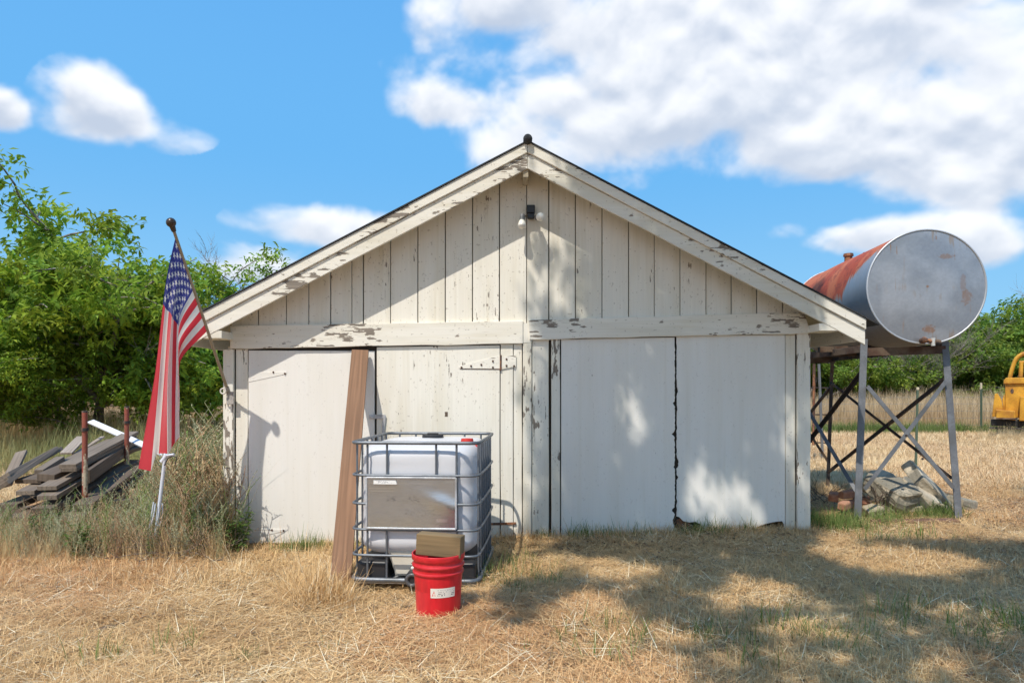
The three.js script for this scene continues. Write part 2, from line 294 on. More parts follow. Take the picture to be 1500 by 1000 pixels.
// ------------------------------------------------------------------ barn
const barn = thing('barn', 'small white board barn with gabled front, peeling paint and wide flat doors', 'barn', V(0.05, 0, -7.1));
{
  const B = (px, py) => { const p = P(px, py, BW); return [p.x, p.y]; }, Fp = (px, py) => { const p = P(px, py, BF); return [p.x, p.y]; };
  const zW = -BW;
  const R = rng(5);
  // gable roofline in world metres at the gable boards
  const topAt = (x) => { const px = 750 + x * FOCAL / BF, py = px < 773 ? 207 + (773 - px) * 0.5225 : 207 + (px - 773) * 0.5225; return EYE - (py - HORIZON) * BF / FOCAL; };
  const X0 = B(330, 0)[0], X1 = B(1184, 0)[0];
  // dark lining just behind the boards, so that the joints read as gaps
  part('sheathing', slab([B(345, 792), B(1172, 764), [X1 - 0.05, topAt(X1) - 0.12], [0.156, topAt(0.156) - 0.12], [X0 + 0.05, topAt(X0) - 0.12]], zW - 0.030, 0.02, 1, 0), M.inside, barn);
  // gable boards
  const joints = [338, 378, 419, 452, 484, 515, 532, 572, 612, 652, 692, 731.5, 771.6, 804, 843, 882, 921, 958.6, 996.5, 1034.5, 1072, 1109, 1147, 1182];
  for (let i = 0; i + 1 < joints.length; i++) {
    const a = B(joints[i], 0)[0] + 0.003 + R() * 0.003, b = B(joints[i + 1], 0)[0] - 0.003 - R() * 0.003, y0 = B(0, lerp(505, 482, (joints[i] - 338) / 850))[1], dz = (R() - 0.5) * 0.008;
    const pts = [[a, y0], [b, y0], [b, topAt(b) - 0.06]];
    if (a < 0.156 && b > 0.156) pts.push([0.156, topAt(0.156) - 0.06]);
    pts.push([a, topAt(a) - 0.06]);
    part('board', slab(pts, zW + dz, 0.022, 1, 0.004), i % 3 === 1 ? M.mid : M.light, barn);
  }
  // header beams
  const wob = (pts, n, amp, seed) => { const r = rng(seed), out = []; for (let i = 0; i < pts.length; i++) { const a = pts[i], b = pts[(i + 1) % pts.length]; const k = Math.max(1, Math.round(Math.hypot(b[0] - a[0], b[1] - a[1]) * n)); for (let j = 0; j < k; j++) { const t = j / k, e = j ? amp : 0; out.push([lerp(a[0], b[0], t) + (r() - 0.5) * e, lerp(a[1], b[1], t) + (r() - 0.5) * e]); } } return out; };
  part('header_beam', slab(wob([B(339, 511), B(766, 503.5), B(766, 470.5), B(339, 478)], 5, 0.010, 3), zW + 0.045, 0.045, 0, 0.004), M.heavy, barn);
  part('header_beam', slab(wob([B(776, 498), B(1185, 488.5), B(1176, 458), B(774, 469)], 5, 0.010, 4), zW + 0.047, 0.045, 0, 0.004), M.heavy, barn);
  part('splice_block', slab(wob([B(764, 503), B(779, 502), B(778, 478), B(766, 470)], 14, 0.008, 9), zW + 0.030, 0.03, 1, 0.003), M.heavy, barn);
  // lower wall, left to right: [name, x0, x1, top left, top right, bottom left, bottom right, proud, thickness, material]
  const low = [['corner_trim', 328, 343, 512, 512, 803, 803, 0.032, 0.05, M.heavy], ['board', 345, 362.5, 511.5, 511, 798, 797, 0.0, 0.02, M.mid],
    ['board', 733.5, 751.5, 504, 504, 786, 786, 0.012, 0.03, M.mid], ['board', 752.5, 764.5, 504, 503.5, 786, 786, 0.006, 0.03, M.mid],
    ['door_post', 766, 778.5, 503, 502, 788, 788, 0.028, 0.05, M.heavy], ['board', 779.5, 804, 497.5, 497, 786, 786, 0.004, 0.02, M.mid], ['door_post', 807.5, 820, 497, 496.8, 792, 792, 0.024, 0.05, M.heavy],
    ['board', 1151, 1165, 490, 489.5, 778, 777, 0.006, 0.022, M.light], ['corner_trim', 1167, 1186, 489, 488, 778, 776, 0.03, 0.05, M.heavy]];
  for (const [n, x0, x1, a, b, c, d, pr, t, m] of low) part(n, slab(wob([B(x0, c), B(x1, d), B(x1, b), B(x0, a)], 3, 0.005, x0), zW + pr, t, 1, 0.004), m, barn);
  // hinged doors of the left bay
  const d1 = part('door', slab(wob([B(364, 795), B(548.5, 796), B(548.5, 514), B(364, 513)], 2, 0.004, 41), zW + 0.006, 0.03, 1, 0.003), M.panel, barn);
  const d2 = part('door', slab(wob([B(552, 794), B(732, 787), B(732, 505.5), B(552, 508.5)], 2, 0.004, 42), zW + 0.014, 0.03, 1, 0.003), M.light, barn);
  // rough frayed plywood of the right bay
  const fray = (x, ya, yb, amp, seed, dir) => { const r = rng(seed), o = []; const n = 110; for (let i = 0; i <= n; i++) { const y = lerp(ya, yb, i / n), bite = (Math.max(0, free(y * 0.11 + seed, seed, 3, 19) - 0.56) * 15 * ss(545, 585, y) + r() * 1.1) * amp; o.push(B(x + dir * bite, y)); } return o; };
  const pA = [B(822, 790), ...[B(870, 790), B(930, 789)], ...fray(989, 788, 494, 1.0, 71, -1), B(822, 497)];
  const pB = [...fray(991, 492, 756, 0.8, 72, 1), B(995, 757), B(1001, 763), B(1010, 765), B(1019, 764), B(1027, 768), B(1027, 775), B(1017, 782), B(1017, 792), B(1104, 786), B(1106, 777), B(1110, 771), B(1122, 767), B(1136, 764), B(1146, 763), B(1149, 768), B(1149.5, 776), B(1150, 780), B(1150, 490)];
  part('door', slab(pA, zW + 0.010, 0.018, 1, 0.0015), M.panel, barn);
  part('door', slab(pB, zW + 0.004, 0.018, 1, 0.0015), M.panel, barn);
  part('sill_board', slab(wob([B(822, 798), B(1150, 792), B(1150, 781), B(822, 786)], 3, 0.012, 55), zW - 0.016, 0.02, 0, 0.002), M.greyDark, barn);
  part('rotten_edge', slab(wob([B(992, 779), B(1012, 776), B(1012, 763), B(1000, 758), B(992, 762)], 14, 0.02, 56), zW - 0.012, 0.01, 1, 0.001), M.rust, barn);
  // foundation blocks under the left door
  for (const [a, b] of [[372, 420], [424, 470], [474, 520], [524, 600], [604, 690], [694, 764]]) part('foundation_block', slab(wob([B(a, 822), B(b, 822), B(b, 799), B(a, 799)], 6, 0.012, a), zW - 0.012, 0.2, 0, 0.008), M.conc, barn);
  part('loose_brick', slab(wob([B(771, 796), B(783, 796), B(783, 786), B(771, 786)], 10, 0.01, 8), zW + 0.05, 0.09, 0, 0.006), M.brick, barn);
  // ironwork
  const strap = (x0, y0, x1, y1, h0, h1, z, m, on) => part('hinge', slab([B(x0, y0 + h0 / 2), B(x1, y1 + h1 / 2), B(x1, y1 - h1 / 2), B(x0, y0 - h0 / 2)], zW + z, 0.005, 0, 0.001), m, on);
  const bolt = (x, y, z, on, m = M.rust) => part('bolt', rod(P(x, y, BW - z), P(x, y, BW - z - 0.006), 0.011, 0.008, 8), m, on);
  strap(364, 552, 420, 546, 15, 3, 0.010, M.panel, d1); bolt(400, 545, 0.012, d1); bolt(417, 547, 0.012, d1);
  strap(364, 781, 418, 776, 15, 3, 0.010, M.panel, d1); bolt(398, 776, 0.012, d1); bolt(415, 777, 0.012, d1);
  strap(672, 538, 733, 530, 3, 20, 0.018, M.light, d2); part('hinge', slab([B(734, 541), B(756, 537), B(756, 520), B(734, 523)], zW + 0.024, 0.005, 0, 0.001), M.mid, d2);
  for (const [x, y] of [[676, 538], [690, 536], [705, 534], [722, 529], [722, 538], [742, 536], [742, 526], [753, 536]]) bolt(x, y, x > 733 ? 0.026 : 0.022, d2);
  part('hinge_pin', rod(P(733.5, 520, BW - 0.026), P(733.5, 542, BW - 0.026), 0.010), M.rust, d2);
  part('hinge_shade_line', slab([B(674, 540.6), B(733, 541.2), B(733, 540.4), B(674, 539.8)], zW + 0.019, 0.004, 0, 0), M.rust, d2);
  part('hinge', slab([B(690, 766), B(756, 764), B(756, 768), B(690, 769)], zW + 0.022, 0.006, 0, 0.001), M.rust, d2);
  part('latch', [slab([B(541, 613), B(565, 613), B(565, 607), B(541, 607)], zW + 0.028, 0.008, 0, 0.001), slab([B(560, 636), B(563, 637), B(566, 608), B(562, 608)], zW + 0.034, 0.005, 1, 0.001), rod(P(545, 610, BW - 0.02), P(545, 610, BW - 0.05), 0.012)], M.galv, d2);
  part('knot', slab(wob([B(651.5, 610), B(656, 610), B(656, 603), B(651.5, 603)], 40, 0.008, 6), zW + 0.0155, 0.004, 1, 0), M.greyDark, d2);
  // side walls, back, roof
  const zB = zW - 8.2;
  part('side_wall', muv(box(0.05, 2.1, 8.1).translate(X0 + 0.03, 0.95, zW - 4.1), 1), M.mid, barn);
  part('side_wall', muv(box(0.05, 2.1, 8.1).translate(X1 - 0.03, 1.05, zW - 4.1), 1), M.mid, barn);
  part('back_wall', slab([[X0 + 0.06, -0.1], [X1 - 0.06, -0.1], [X1 - 0.06, topAt(X1) - 0.12], [0.156, topAt(0.156) - 0.12], [X0 + 0.06, topAt(X0) - 0.12]], zB + 0.1, 0.05, 1, 0), M.mid, barn);
  const L = Fp(265, 0)[0], Rr = Fp(1268, 0)[0], pk = 0.156, vt = 0.035;
  const len = 8.2 + 0.31 + 0.3, zF = -BF;
  const deckY = (x, d) => topAt(x) - d;
  const side = (x0, x1, d0, d1) => [[x0, deckY(x0, d1)], [x1, deckY(x1, d1)], [x1, deckY(x1, d0)], [x0, deckY(x0, d0)]];
  // roof planks under the covering, their lower faces showing at the eaves
  const np = 10;
  for (let i = 0; i < np; i++) for (const s of [-1, 1]) {
    const e = s < 0 ? L + 0.01 : Rr - 0.01, a = lerp(e, pk, i / np), b = lerp(e, pk, (i + 1) / np), x0 = Math.min(a, b) + 0.003, x1 = Math.max(a, b) - 0.003;
    part('roof_plank', slab(side(x0, x1, 0.012, 0.034), zF - 0.032, len - 0.04, 2, 0.0), M.creamWood, barn);
  }
  part('roof', [slab(side(L - 0.07, pk, -0.004, 0.010), zF + 0.035, len + 0.05, 2, 0), slab(side(pk, Rr + 0.12, -0.004, 0.010), zF + 0.035, len + 0.05, 2, 0)], M.roofing, barn);
  part('ridge_cap', [tube([V(pk, topAt(pk) + 0.005, zF + 0.06), V(pk, topAt(pk) + 0.005, zF - len)], 0.046, 4, 10), new THREE.SphereGeometry(0.046, 10, 8).translate(pk, topAt(pk) + 0.005, zF + 0.06)], M.roofing, barn);
  // gable boards: lower fascia and proud upper moulding, mitred at the peak
  for (const s of [-1, 1]) {
    const e = s < 0 ? L : Rr, xx = [Math.min(e, pk + s * 0.0015), Math.max(e, pk + s * 0.0015)];
    const f = wob(side(xx[0], xx[1], 0.118, 0.268), 2.5, 0.007, 61 + s), m = wob(side(xx[0], xx[1], 0.012, 0.115), 2.5, 0.005, 65 + s);
    part('gable_board', slab(f, zF, 0.03, 0, 0.004), M.heavy, barn);
    part('gable_moulding', slab(m, zF + 0.022, 0.05, 0, 0.005), s < 0 ? M.heavy : M.mid, barn);
    // eave board along the side, rafter tails and a lookout
    const ey = topAt(e);
    part('eave_board', muv(box(0.025, 0.17, len - 0.06).translate(e - s * 0.02, ey - 0.14, zF - 0.035 - (len - 0.06) / 2), 2), M.light, barn);
    for (let k = 0; k < 9; k++) {
      const z = zW - 0.06 - k * 0.95, wx = s < 0 ? X0 : X1, y0 = topAt(e) - 0.036, y1 = topAt(wx) - 0.036;
      const a = Math.min(e - s * 0.035, wx + s * 0.0), b = Math.max(e - s * 0.035, wx), ya = topAt(a) - 0.037, yb = topAt(b) - 0.037;
      part('rafter', slab([[a, ya - 0.11], [b, yb - 0.11], [b, yb], [a, ya]], z, 0.045, 0, 0.002), k === 0 ? M.soft : M.creamWood, barn);
    }
    const bx = s < 0 ? X0 + 0.12 : X1 - 0.05;
    part('lookout_block', muv(box(0.22, 0.075, 0.28).translate(bx + s * 0.14, topAt(bx + s * 0.14) - 0.27, zW + 0.165), 2), M.light, barn);
  }
  part('ridge_beam', muv(box(0.055, 0.16, 0.28, 0.004).translate(pk - 0.02, topAt(pk) - 0.27, zW + 0.15), 2), M.soft, barn);
  part('inner_floor', muv(box(X1 - X0 - 0.2, 0.05, 8).translate((X0 + X1) / 2, -0.05, zW - 4.1), 0), M.inside, barn);
}
// twin floodlight under the peak
{
  const c = P(777.5, 311, BW - 0.03), f = thing('floodlight', 'old twin bulb floodlight fixture with dark box under the barn peak', 'floodlight', c.clone().add(V(0, 0, -0.03)));
  part('junction_box', [box(0.085, 0.085, 0.06, 0.008).translate(c.x, c.y + 0.03, c.z + 0.002), box(0.075, 0.06, 0.05, 0.012).translate(c.x, c.y - 0.045, c.z + 0.02)], M.black, f);
  const s1 = c.clone().add(V(-0.035, -0.05, 0.03)), s2 = c.clone().add(V(-0.088, -0.075, 0.09)), l1 = s2.clone().add(V(-0.005, -0.10, 0.035));
  part('arm', tube([s1, s2.clone().add(V(0.02, 0.02, -0.02)), s2], 0.012, 8), M.greyDark, f);
  const lamp1 = part('lamp_head', rod(s2.clone().add(V(0, 0.028, -0.008)), s2.clone().add(V(-0.002, -0.035, 0.012)), 0.024, 0.03, 14), M.steel, f);
  const bulbM = std({ color: rgb(0.82, 0.8, 0.74), roughness: 0.35 });
  const bulb = (a, b) => { const prof = [[0.001, 0], [0.022, 0.0], [0.026, 0.02], [0.040, 0.06], [0.045, 0.085], [0.040, 0.10], [0.02, 0.112], [0.001, 0.115]].map((p) => new THREE.Vector2(...p)); const g = new THREE.LatheGeometry(prof, 20); g.translate(0, -0.0575, 0); return orient(g, a, b, V(0.3, 0.2, 0.9)); };
  part('bulb', bulb(s2.clone().add(V(-0.003, -0.03, 0.01)), l1), bulbM, lamp1);
  const t1 = c.clone().add(V(0.035, -0.05, 0.03)), t2 = c.clone().add(V(0.068, -0.075, 0.085));
  part('arm', tube([t1, t1.clone().add(V(0.02, -0.012, 0.03)), t2], 0.012, 8), M.greyDark, f);
  const lamp2 = part('lamp_head', rod(t2.clone().add(V(-0.006, 0.004, -0.03)), t2.clone().add(V(0.008, -0.006, 0.03)), 0.026, 0.03, 14), M.steel, f);
  part('bulb', bulb(t2.clone().add(V(0.006, -0.004, 0.025)), t2.clone().add(V(0.03, -0.022, 0.12))), bulbM, lamp2);
}
// flagpole and flag on the left corner
const poleA = P(335, 577, BW - 0.06), poleB = P(252.5, 333, 6.0), poleAt = (t) => poleA.clone().lerp(poleB, t);
{
  const f = thing('flagpole', 'slanted wooden flagpole with dark ball top on the barn corner', 'flagpole', poleA);
  part('pole', rod(poleAt(-0.02), poleB, 0.015, 0.013, 12), withPair(T.soft, { color: rgb(0.85, 0.8, 0.75) }), f);
  const d = poleB.clone().sub(poleA).normalize(), ball = poleB.clone().addScaledVector(d, 0.045);
  const fin = part('finial', [new THREE.SphereGeometry(0.042, 20, 14).translate(ball.x, ball.y, ball.z), rod(poleB.clone().addScaledVector(d, -0.035), poleB.clone().addScaledVector(d, 0.015), 0.02, 0.026, 14)], std({ color: rgb(0.055, 0.04, 0.03), roughness: 0.3, metalness: 0.2 }), f);
  const br = part('bracket', [box(0.075, 0.13, 0.012, 0.004).translate(poleA.x + 0.02, poleA.y - 0.04, poleA.z + 0.02), rod(poleAt(-0.045), poleAt(0.05), 0.023, 0.023, 14)], withPair(T.galv, { color: rgb(0.75, 0.68, 0.6), metalness: 0.4, roughness: 0.7 }), f);
  part('socket_ring', new THREE.TorusGeometry(0.027, 0.008, 8, 18).translate(poleA.x - 0.035, poleA.y + 0.03, poleA.z + 0.06), std({ color: rgb(0.62, 0.58, 0.52), roughness: 0.5 }), br);
  // the cloth: print on a canvas, hung from the pole in gathered folds
  const S = [1024, 616], cv = document.createElement('canvas'); cv.width = S[0]; cv.height = S[1]; const cx = cv.getContext('2d');
  for (let i = 0; i < 13; i++) { cx.fillStyle = i % 2 ? 'rgb(238,230,222)' : 'rgb(222,52,66)'; cx.fillRect(0, S[1] * i / 13, S[0], S[1] / 13 + 1); }
  const cw = S[0] * 0.4, ch = S[1] * 7 / 13; cx.fillStyle = 'rgb(52,60,138)'; cx.fillRect(0, 0, cw, ch); cx.fillStyle = 'rgb(232,226,220)';
  for (let r = 0; r < 9; r++) for (let c = 0; c < (r % 2 ? 5 : 6); c++) {
    const x = cw * (c * 2 + (r % 2 ? 2 : 1)) / 12, y = ch * (r + 1) / 10; cx.beginPath();
    for (let k = 0; k < 10; k++) { const a = k * Math.PI / 5 - Math.PI / 2, q = k % 2 ? 9 : 23; cx[k ? 'lineTo' : 'moveTo'](x + Math.cos(a) * q, y + Math.sin(a) * q); }
    cx.closePath(); cx.fill();
  }
  const t = new THREE.CanvasTexture(cv); t.colorSpace = THREE.SRGBColorSpace;
  const keys = (u, ks) => { let i = 0; while (i < ks.length - 2 && u > ks[i + 1][0]) i++; const a = ks[i], b = ks[i + 1], q = clamp((u - a[0]) / (b[0] - a[0])), w = q * q * (3 - 2 * q) * 0.5 + q * 0.5; return [lerp(a[1], b[1], w), lerp(a[2], b[2], w)]; };
  const A = [[0, 240, 424], [0.14, 248, 436], [0.3, 256, 450], [0.45, 262, 462], [0.6, 261, 478], [0.75, 262, 500], [1, 264, 528]], Mi = [[0, 226, 552], [0.09, 234, 554], [0.24, 246, 558], [0.36, 255, 562], [0.48, 263, 566], [0.6, 256, 570], [0.75, 262, 575], [0.88, 254, 580], [1, 261, 585]],
    E = [[0, 203, 686], [0.08, 220, 690], [0.12, 228, 664], [0.24, 246, 664], [0.32, 250, 656], [0.45, 263, 640], [0.58, 254, 650], [0.72, 262, 640], [0.86, 252, 646], [1, 260, 632]];
  const nu = 64, nv = 60, pos = [], uv = [], id = [];
  for (let i = 0; i <= nu; i++) {
    const u = i / nu, h = poleAt(lerp(0.955, 0.42, u)), D0 = -h.z;
    const px = 750 + h.x * FOCAL / D0, py = HORIZON - (h.y - EYE) * FOCAL / D0;
    const a = keys(u, A), m = keys(u, Mi), e = keys(u, E);
    const wave = 0.04 * Math.sin(u * 6.283 * 2.6 + 0.6) + 0.02 * Math.sin(u * 6.283 * 6 + 2);
    const Dm = lerp(6.12, 6.28, u) + 0.10 * ss(0.46, 0.56, u);
    const c = new THREE.CatmullRomCurve3([V(px, py, D0), V(...a, lerp(D0, Dm, 0.75) + wave * 0.55), V(...m, Dm + wave), V(...e, Dm + wave * 0.9)], false, 'catmullrom', 0.4);
    for (let j = 0; j <= nv; j++) {
      const v = j / nv, q = c.getPoint(v), r = P(q.x + 0.9 * Math.sin(u * 30 + v * 5) * ss(0.1, 0.4, v), q.y, q.z + 0.008 * Math.sin(v * 17 + u * 9) * v);
      pos.push(r.x, r.y, r.z); uv.push(v, 1 - u);
      if (i < nu && j < nv) { const k = i * (nv + 1) + j; id.push(k, k + nv + 1, k + 1, k + 1, k + nv + 1, k + nv + 2); }
    }
  }
  const g = new THREE.BufferGeometry(); g.setAttribute('position', new THREE.Float32BufferAttribute(pos, 3)); g.setAttribute('uv', new THREE.Float32BufferAttribute(uv, 2)); g.setIndex(id); g.computeVertexNormals();
  solo('flag', g, phys({ map: t, roughness: 0.95, transmission: 0.5, thickness: 0, side: THREE.DoubleSide }), 'faded striped flag with stars hanging limp from the slanted pole', 'flag');
}

// ------------------------------------------------------------------ tank on its steel stand
{
  const C = P(1357, 420, 7.5), R = 0.628, Lt = 2.55, yaw = -0.087;
  const tk = thing('fuel_tank', 'large grey cylindrical metal tank with rusty red top lying on the steel stand', 'tank', V(C.x, C.y - R, C.z), null, yaw, false);
  // own axes: z runs back from the front head
  const W = 1024, H = 512, d1 = new Uint8Array(W * H * 4), d2 = new Uint8Array(W * H * 4);
  for (let j = 0; j < H; j++) for (let i = 0; i < W; i++) {
    const u = i / W, v = j / H, o = (j * W + i) * 4;      // u round the shell, 0.25 at the top; v along it
    const ang = Math.abs(u - 0.25) * 6.283, n = fbm(u, v, 6, 9, 5, 21), drip = fbm(u, v, 4, 70, 4, 22), f = fbm(u, v, 90, 60, 3, 23);
    const rust = ss(0.0, 0.16, 1.72 + (drip - 0.5) * 0.35 + (n - 0.5) * 0.6 - ang - 0.85 * ss(0.30, 0.0, v) - 0.1 * ss(0.9, 1, v));
    const streak = ss(0.56, 0.72, drip) * ss(2.1, 1.0, ang) * 0.35;
    const under = ss(1.9, 2.5, ang) * 0.75;               // brown film on the belly
    let c = mix3([0.36, 0.365, 0.375], [0.44, 0.45, 0.47], n);
    c = mix3(c, [0.26, 0.185, 0.13], clamp(streak + under * (0.6 + 0.5 * n)));
    c = mix3(c, mix3(mix3([0.42, 0.075, 0.035], [0.54, 0.155, 0.07], ss(0.35, 0.65, n)), [0.20, 0.045, 0.03], ss(0.55, 0.7, f) * 0.6), rust);
    const edge = rust * (1 - rust) * 4; c = mix3(c, [0.45, 0.22, 0.10], edge * 0.5);
    const k = 0.9 + 0.2 * f;
    d1.set([toS(c[0] * k), toS(c[1] * k), toS(c[2] * k), 255], o);
    d2.set([255, Math.round(255 * lerp(0.42 + 0.2 * f, 0.85, Math.max(rust, under))), Math.round(255 * 0.6 * (1 - Math.max(rust, under, streak))), 255], o);
  }
  const mk = (d, s) => { const t = new THREE.DataTexture(d, W, H); t.wrapS = t.wrapT = THREE.RepeatWrapping; t.magFilter = THREE.LinearFilter; if (s) t.colorSpace = THREE.SRGBColorSpace; t.needsUpdate = true; return t; };
  const rm = mk(d2), shellM = std({ map: mk(d1, true), roughnessMap: rm, metalnessMap: rm, roughness: 1, metalness: 1 });
  const sp = [], su = [], si = [], nA = 72, nL = 20;
  for (let i = 0; i <= nA; i++) for (let j = 0; j <= nL; j++) {
    const a = i / nA * 6.2832, v = j / nL, r = R + 0.004 * Math.sin(a * 3 + v * 5) + 0.003 * Math.sin(a * 7 - v * 9) - (Math.abs(v - 0.5) < 0.012 ? 0.004 : 0);
    sp.push(Math.cos(a) * r, R + Math.sin(a) * r, -v * Lt); su.push(i / nA, v);
    if (i < nA && j < nL) { const k = i * (nL + 1) + j; si.push(k, k + nL + 1, k + 1, k + 1, k + nL + 1, k + nL + 2); }
  }
  const sg = new THREE.BufferGeometry(); sg.setAttribute('position', new THREE.Float32BufferAttribute(sp, 3)); sg.setAttribute('uv', new THREE.Float32BufferAttribute(su, 2)); sg.setIndex(si); sg.computeVertexNormals();
  part('shell', sg, shellM, tk);
  const hd = (front) => {
    const p = [], u = [], id = [], nr = 14, na = 72;
    for (let r = 0; r <= nr; r++) for (let a = 0; a <= na; a++) {
      const q = r / nr, t = a / na * 6.2832, x = Math.cos(t) * q * R * 0.998, y = Math.sin(t) * q * R * 0.998;
      const dent = 0.014 * (free(x * 2 + 9, y * 2 + 3, 2, 41) - 0.5) * (1 - q ** 4);
      p.push(x, R + y, (front ? 1 : -1) * (0.03 * (1 - q * q) + dent) + (front ? 0.004 : -Lt - 0.004)); u.push(x / (2 * R) + 0.5, y / (2 * R) + 0.5);
      if (r < nr && a < na) { const k = r * (na + 1) + a; front ? id.push(k, k + na + 1, k + 1, k + 1, k + na + 1, k + na + 2) : id.push(k, k + 1, k + na + 1, k + 1, k + na + 2, k + na + 1); }
    }
    const g = new THREE.BufferGeometry(); g.setAttribute('position', new THREE.Float32BufferAttribute(p, 3)); g.setAttribute('uv', new THREE.Float32BufferAttribute(u, 2)); g.setIndex(id); g.computeVertexNormals(); return g;
  };
  const rp = [];
  const hm = tex(512, (u, v) => {
    const n = fbm(u, v, 5, 5, 5, 51), f = fbm(u, v, 60, 60, 3, 52), sv = fbm(u, v, 36, 3, 4, 53), big = fbm(u, v, 3, 3, 3, 54);
    let c = mix3([0.33, 0.35, 0.385], [0.44, 0.455, 0.485], ss(0.3, 0.7, n));
    const s1 = ss(0.60, 0.72, sv + (n - 0.5) * 0.4) * 0.6 * ss(0.42, 0.58, big);
    c = mix3(c, [0.38, 0.26, 0.17], s1);
    for (const [x, y, rx, ry, k] of [[0.66, 0.76, 0.07, 0.025, 0.55], [0.83, 0.40, 0.05, 0.07, 0.5], [0.80, 0.52, 0.03, 0.09, 0.35], [0.52, 0.13, 0.06, 0.04, 0.7], [0.50, 0.50, 0.012, 0.012, 0.8], [0.20, 0.84, 0.006, 0.04, 0.7], [0.25, 0.82, 0.005, 0.05, 0.7], [0.58, 0.93, 0.006, 0.03, 0.6], [0.73, 0.77, 0.004, 0.05, 0.5]]) {
      const q = ((u - x) / rx) ** 2 + ((v - y) / ry) ** 2; c = mix3(c, [0.36, 0.19, 0.10], k * ss(1.2, 0.2, q + (f - 0.5) * 1.6));
    }
    const k = 0.92 + 0.16 * f; return c.map((x) => x * k);
  });
  part('tank_head', hd(true), std({ map: hm, metalness: 0.55, roughness: 0.36 }), tk, { label: 'round grey front end of the tank with rust stains' });
  part('tank_head', hd(false), std({ map: hm, metalness: 0.35, roughness: 0.5 }), tk);
  part('rim', new THREE.TorusGeometry(R - 0.003, 0.011, 8, 72).translate(0, R, 0.004), M.galv, tk);
  part('rim', new THREE.TorusGeometry(R + 0.001, 0.007, 8, 72).translate(0, R, -Lt), M.galv, tk);
  const fz = -1.75;
  part('filler_pipe', [rod(V(-0.14, 2 * R - 0.03, fz), V(-0.14, 2 * R + 0.085, fz), 0.05, 0.05, 16), rod(V(-0.14, 2 * R + 0.05, fz), V(-0.14, 2 * R + 0.085, fz), 0.066, 0.06, 16)], M.rust, tk);
  part('filler_pipe', [rod(V(-0.02, 2 * R - 0.02, -1.4), V(-0.02, 2 * R + 0.03, -1.4), 0.07, 0.07, 16)], M.darkRust, tk);
  part('vent_plug', rod(V(-0.02, 2 * R - 0.02, -0.72), V(-0.02, 2 * R + 0.03, -0.72), 0.022, 0.022, 12), M.darkRust, tk);
  const oy = 0.035;
  part('outlet_pipe', [rod(V(-0.05, oy, -0.01), V(-0.05, oy, 0.09), 0.03, 0.03, 14), rod(V(-0.075, oy + 0.01, 0.075), V(0.05, oy - 0.02, 0.075), 0.024, 0.024, 14), new THREE.SphereGeometry(0.034, 14, 10).translate(-0.058, oy + 0.004, 0.08)], M.rust, tk);
  part('outlet_valve', [rod(V(0.03, oy + 0.025, 0.08), V(0.035, oy - 0.06, 0.08), 0.026, 0.022, 14)], std({ color: rgb(0.7, 0.7, 0.68), roughness: 0.35, metalness: 0.3 }), tk);
  part('outlet_cap', rod(V(0.05, oy - 0.02, 0.078), V(0.105, oy - 0.028, 0.078), 0.034, 0.034, 8), M.darkRust, tk);
  // the stand
  const a1 = P(1254, 768, 7.55), a2 = P(1264, 497, 7.7), b1 = P(1402, 758, 7.55), b2 = P(1382, 500, 7.7), c1 = P(1212, 715, 10), c2 = P(1219, 521, 10), e1 = P(1118, 718, 10.1), e2 = P(1134, 521, 10.1);
  const st = thing('tank_stand', 'grey angle iron stand with crossed braces under the large metal tank', 'tank stand', V(a1.x + 0.5, 0.05, a1.z));
  const fr = V(0, 0, 1);
  const leg = (a, b, m, mi) => part('leg', angle(a, b, m === M.steel ? 0.078 : 0.05, 0.009, fr, mi), m, st);
  leg(a1, a2, M.steel, -1); leg(b1, b2, M.steel, -1); leg(c1, c2, M.darkRust, -1); leg(e1, e2, M.darkRust, 1);
  const tp = (x, y, D) => P(x, y, D);
  part('top_beam', beam(tp(1262, 516, 7.66), tp(1386, 512, 7.66), 0.09, 0.012, fr), M.darkRust, st);
  part('top_beam', beam(tp(1128, 528, 10), tp(1224, 526, 10), 0.11, 0.012, fr), M.darkRust, st);
  part('side_beam', beam(tp(1264, 511, 7.7), tp(1136, 527, 10.05), 0.08, 0.012, V(1, 0, 0.2)), M.darkRust, st);
  part('side_beam', beam(tp(1382, 508, 7.7), tp(1220, 525, 9.98), 0.08, 0.012, V(-1, 0, 0.2)), M.darkRust, st);
  part('saddle_beam', beam(tp(1200, 512, 8.4), tp(1340, 509, 8.4), 0.07, 0.07, fr), M.darkRust, st);
  part('saddle_beam', beam(tp(1170, 519, 9.4), tp(1262, 518, 9.4), 0.07, 0.07, fr), M.darkRust, st);
  const br = (a, b, m, w = 0.044, mi = 1, face = fr) => part('brace', angle(a, b, w, 0.007, face, mi), m, st);
  br(tp(1270, 566, 7.60), tp(1396, 714, 7.52), M.steel); br(tp(1266, 716, 7.50), tp(1385, 558, 7.60), M.steel, 0.044, -1);
  br(tp(1262, 546, 7.75), tp(1140, 706, 10), M.darkRust, 0.042, 1, V(1, 0, 0.4)); br(tp(1255, 722, 7.62), tp(1138, 525, 10), M.steel, 0.044, 1, V(1, 0, 0.4));
  br(tp(1384, 556, 7.76), tp(1213, 692, 9.95), M.darkRust, 0.036, 1, V(-1, 0, 0.4)); br(tp(1396, 700, 7.66), tp(1218, 560, 9.95), M.darkRust, 0.036, 1, V(-1, 0, 0.4));
  br(tp(1136, 560, 10.05), tp(1213, 676, 10.03), M.darkRust, 0.036); br(tp(1122, 686, 10.1), tp(1218, 566, 10.0), M.darkRust, 0.036);
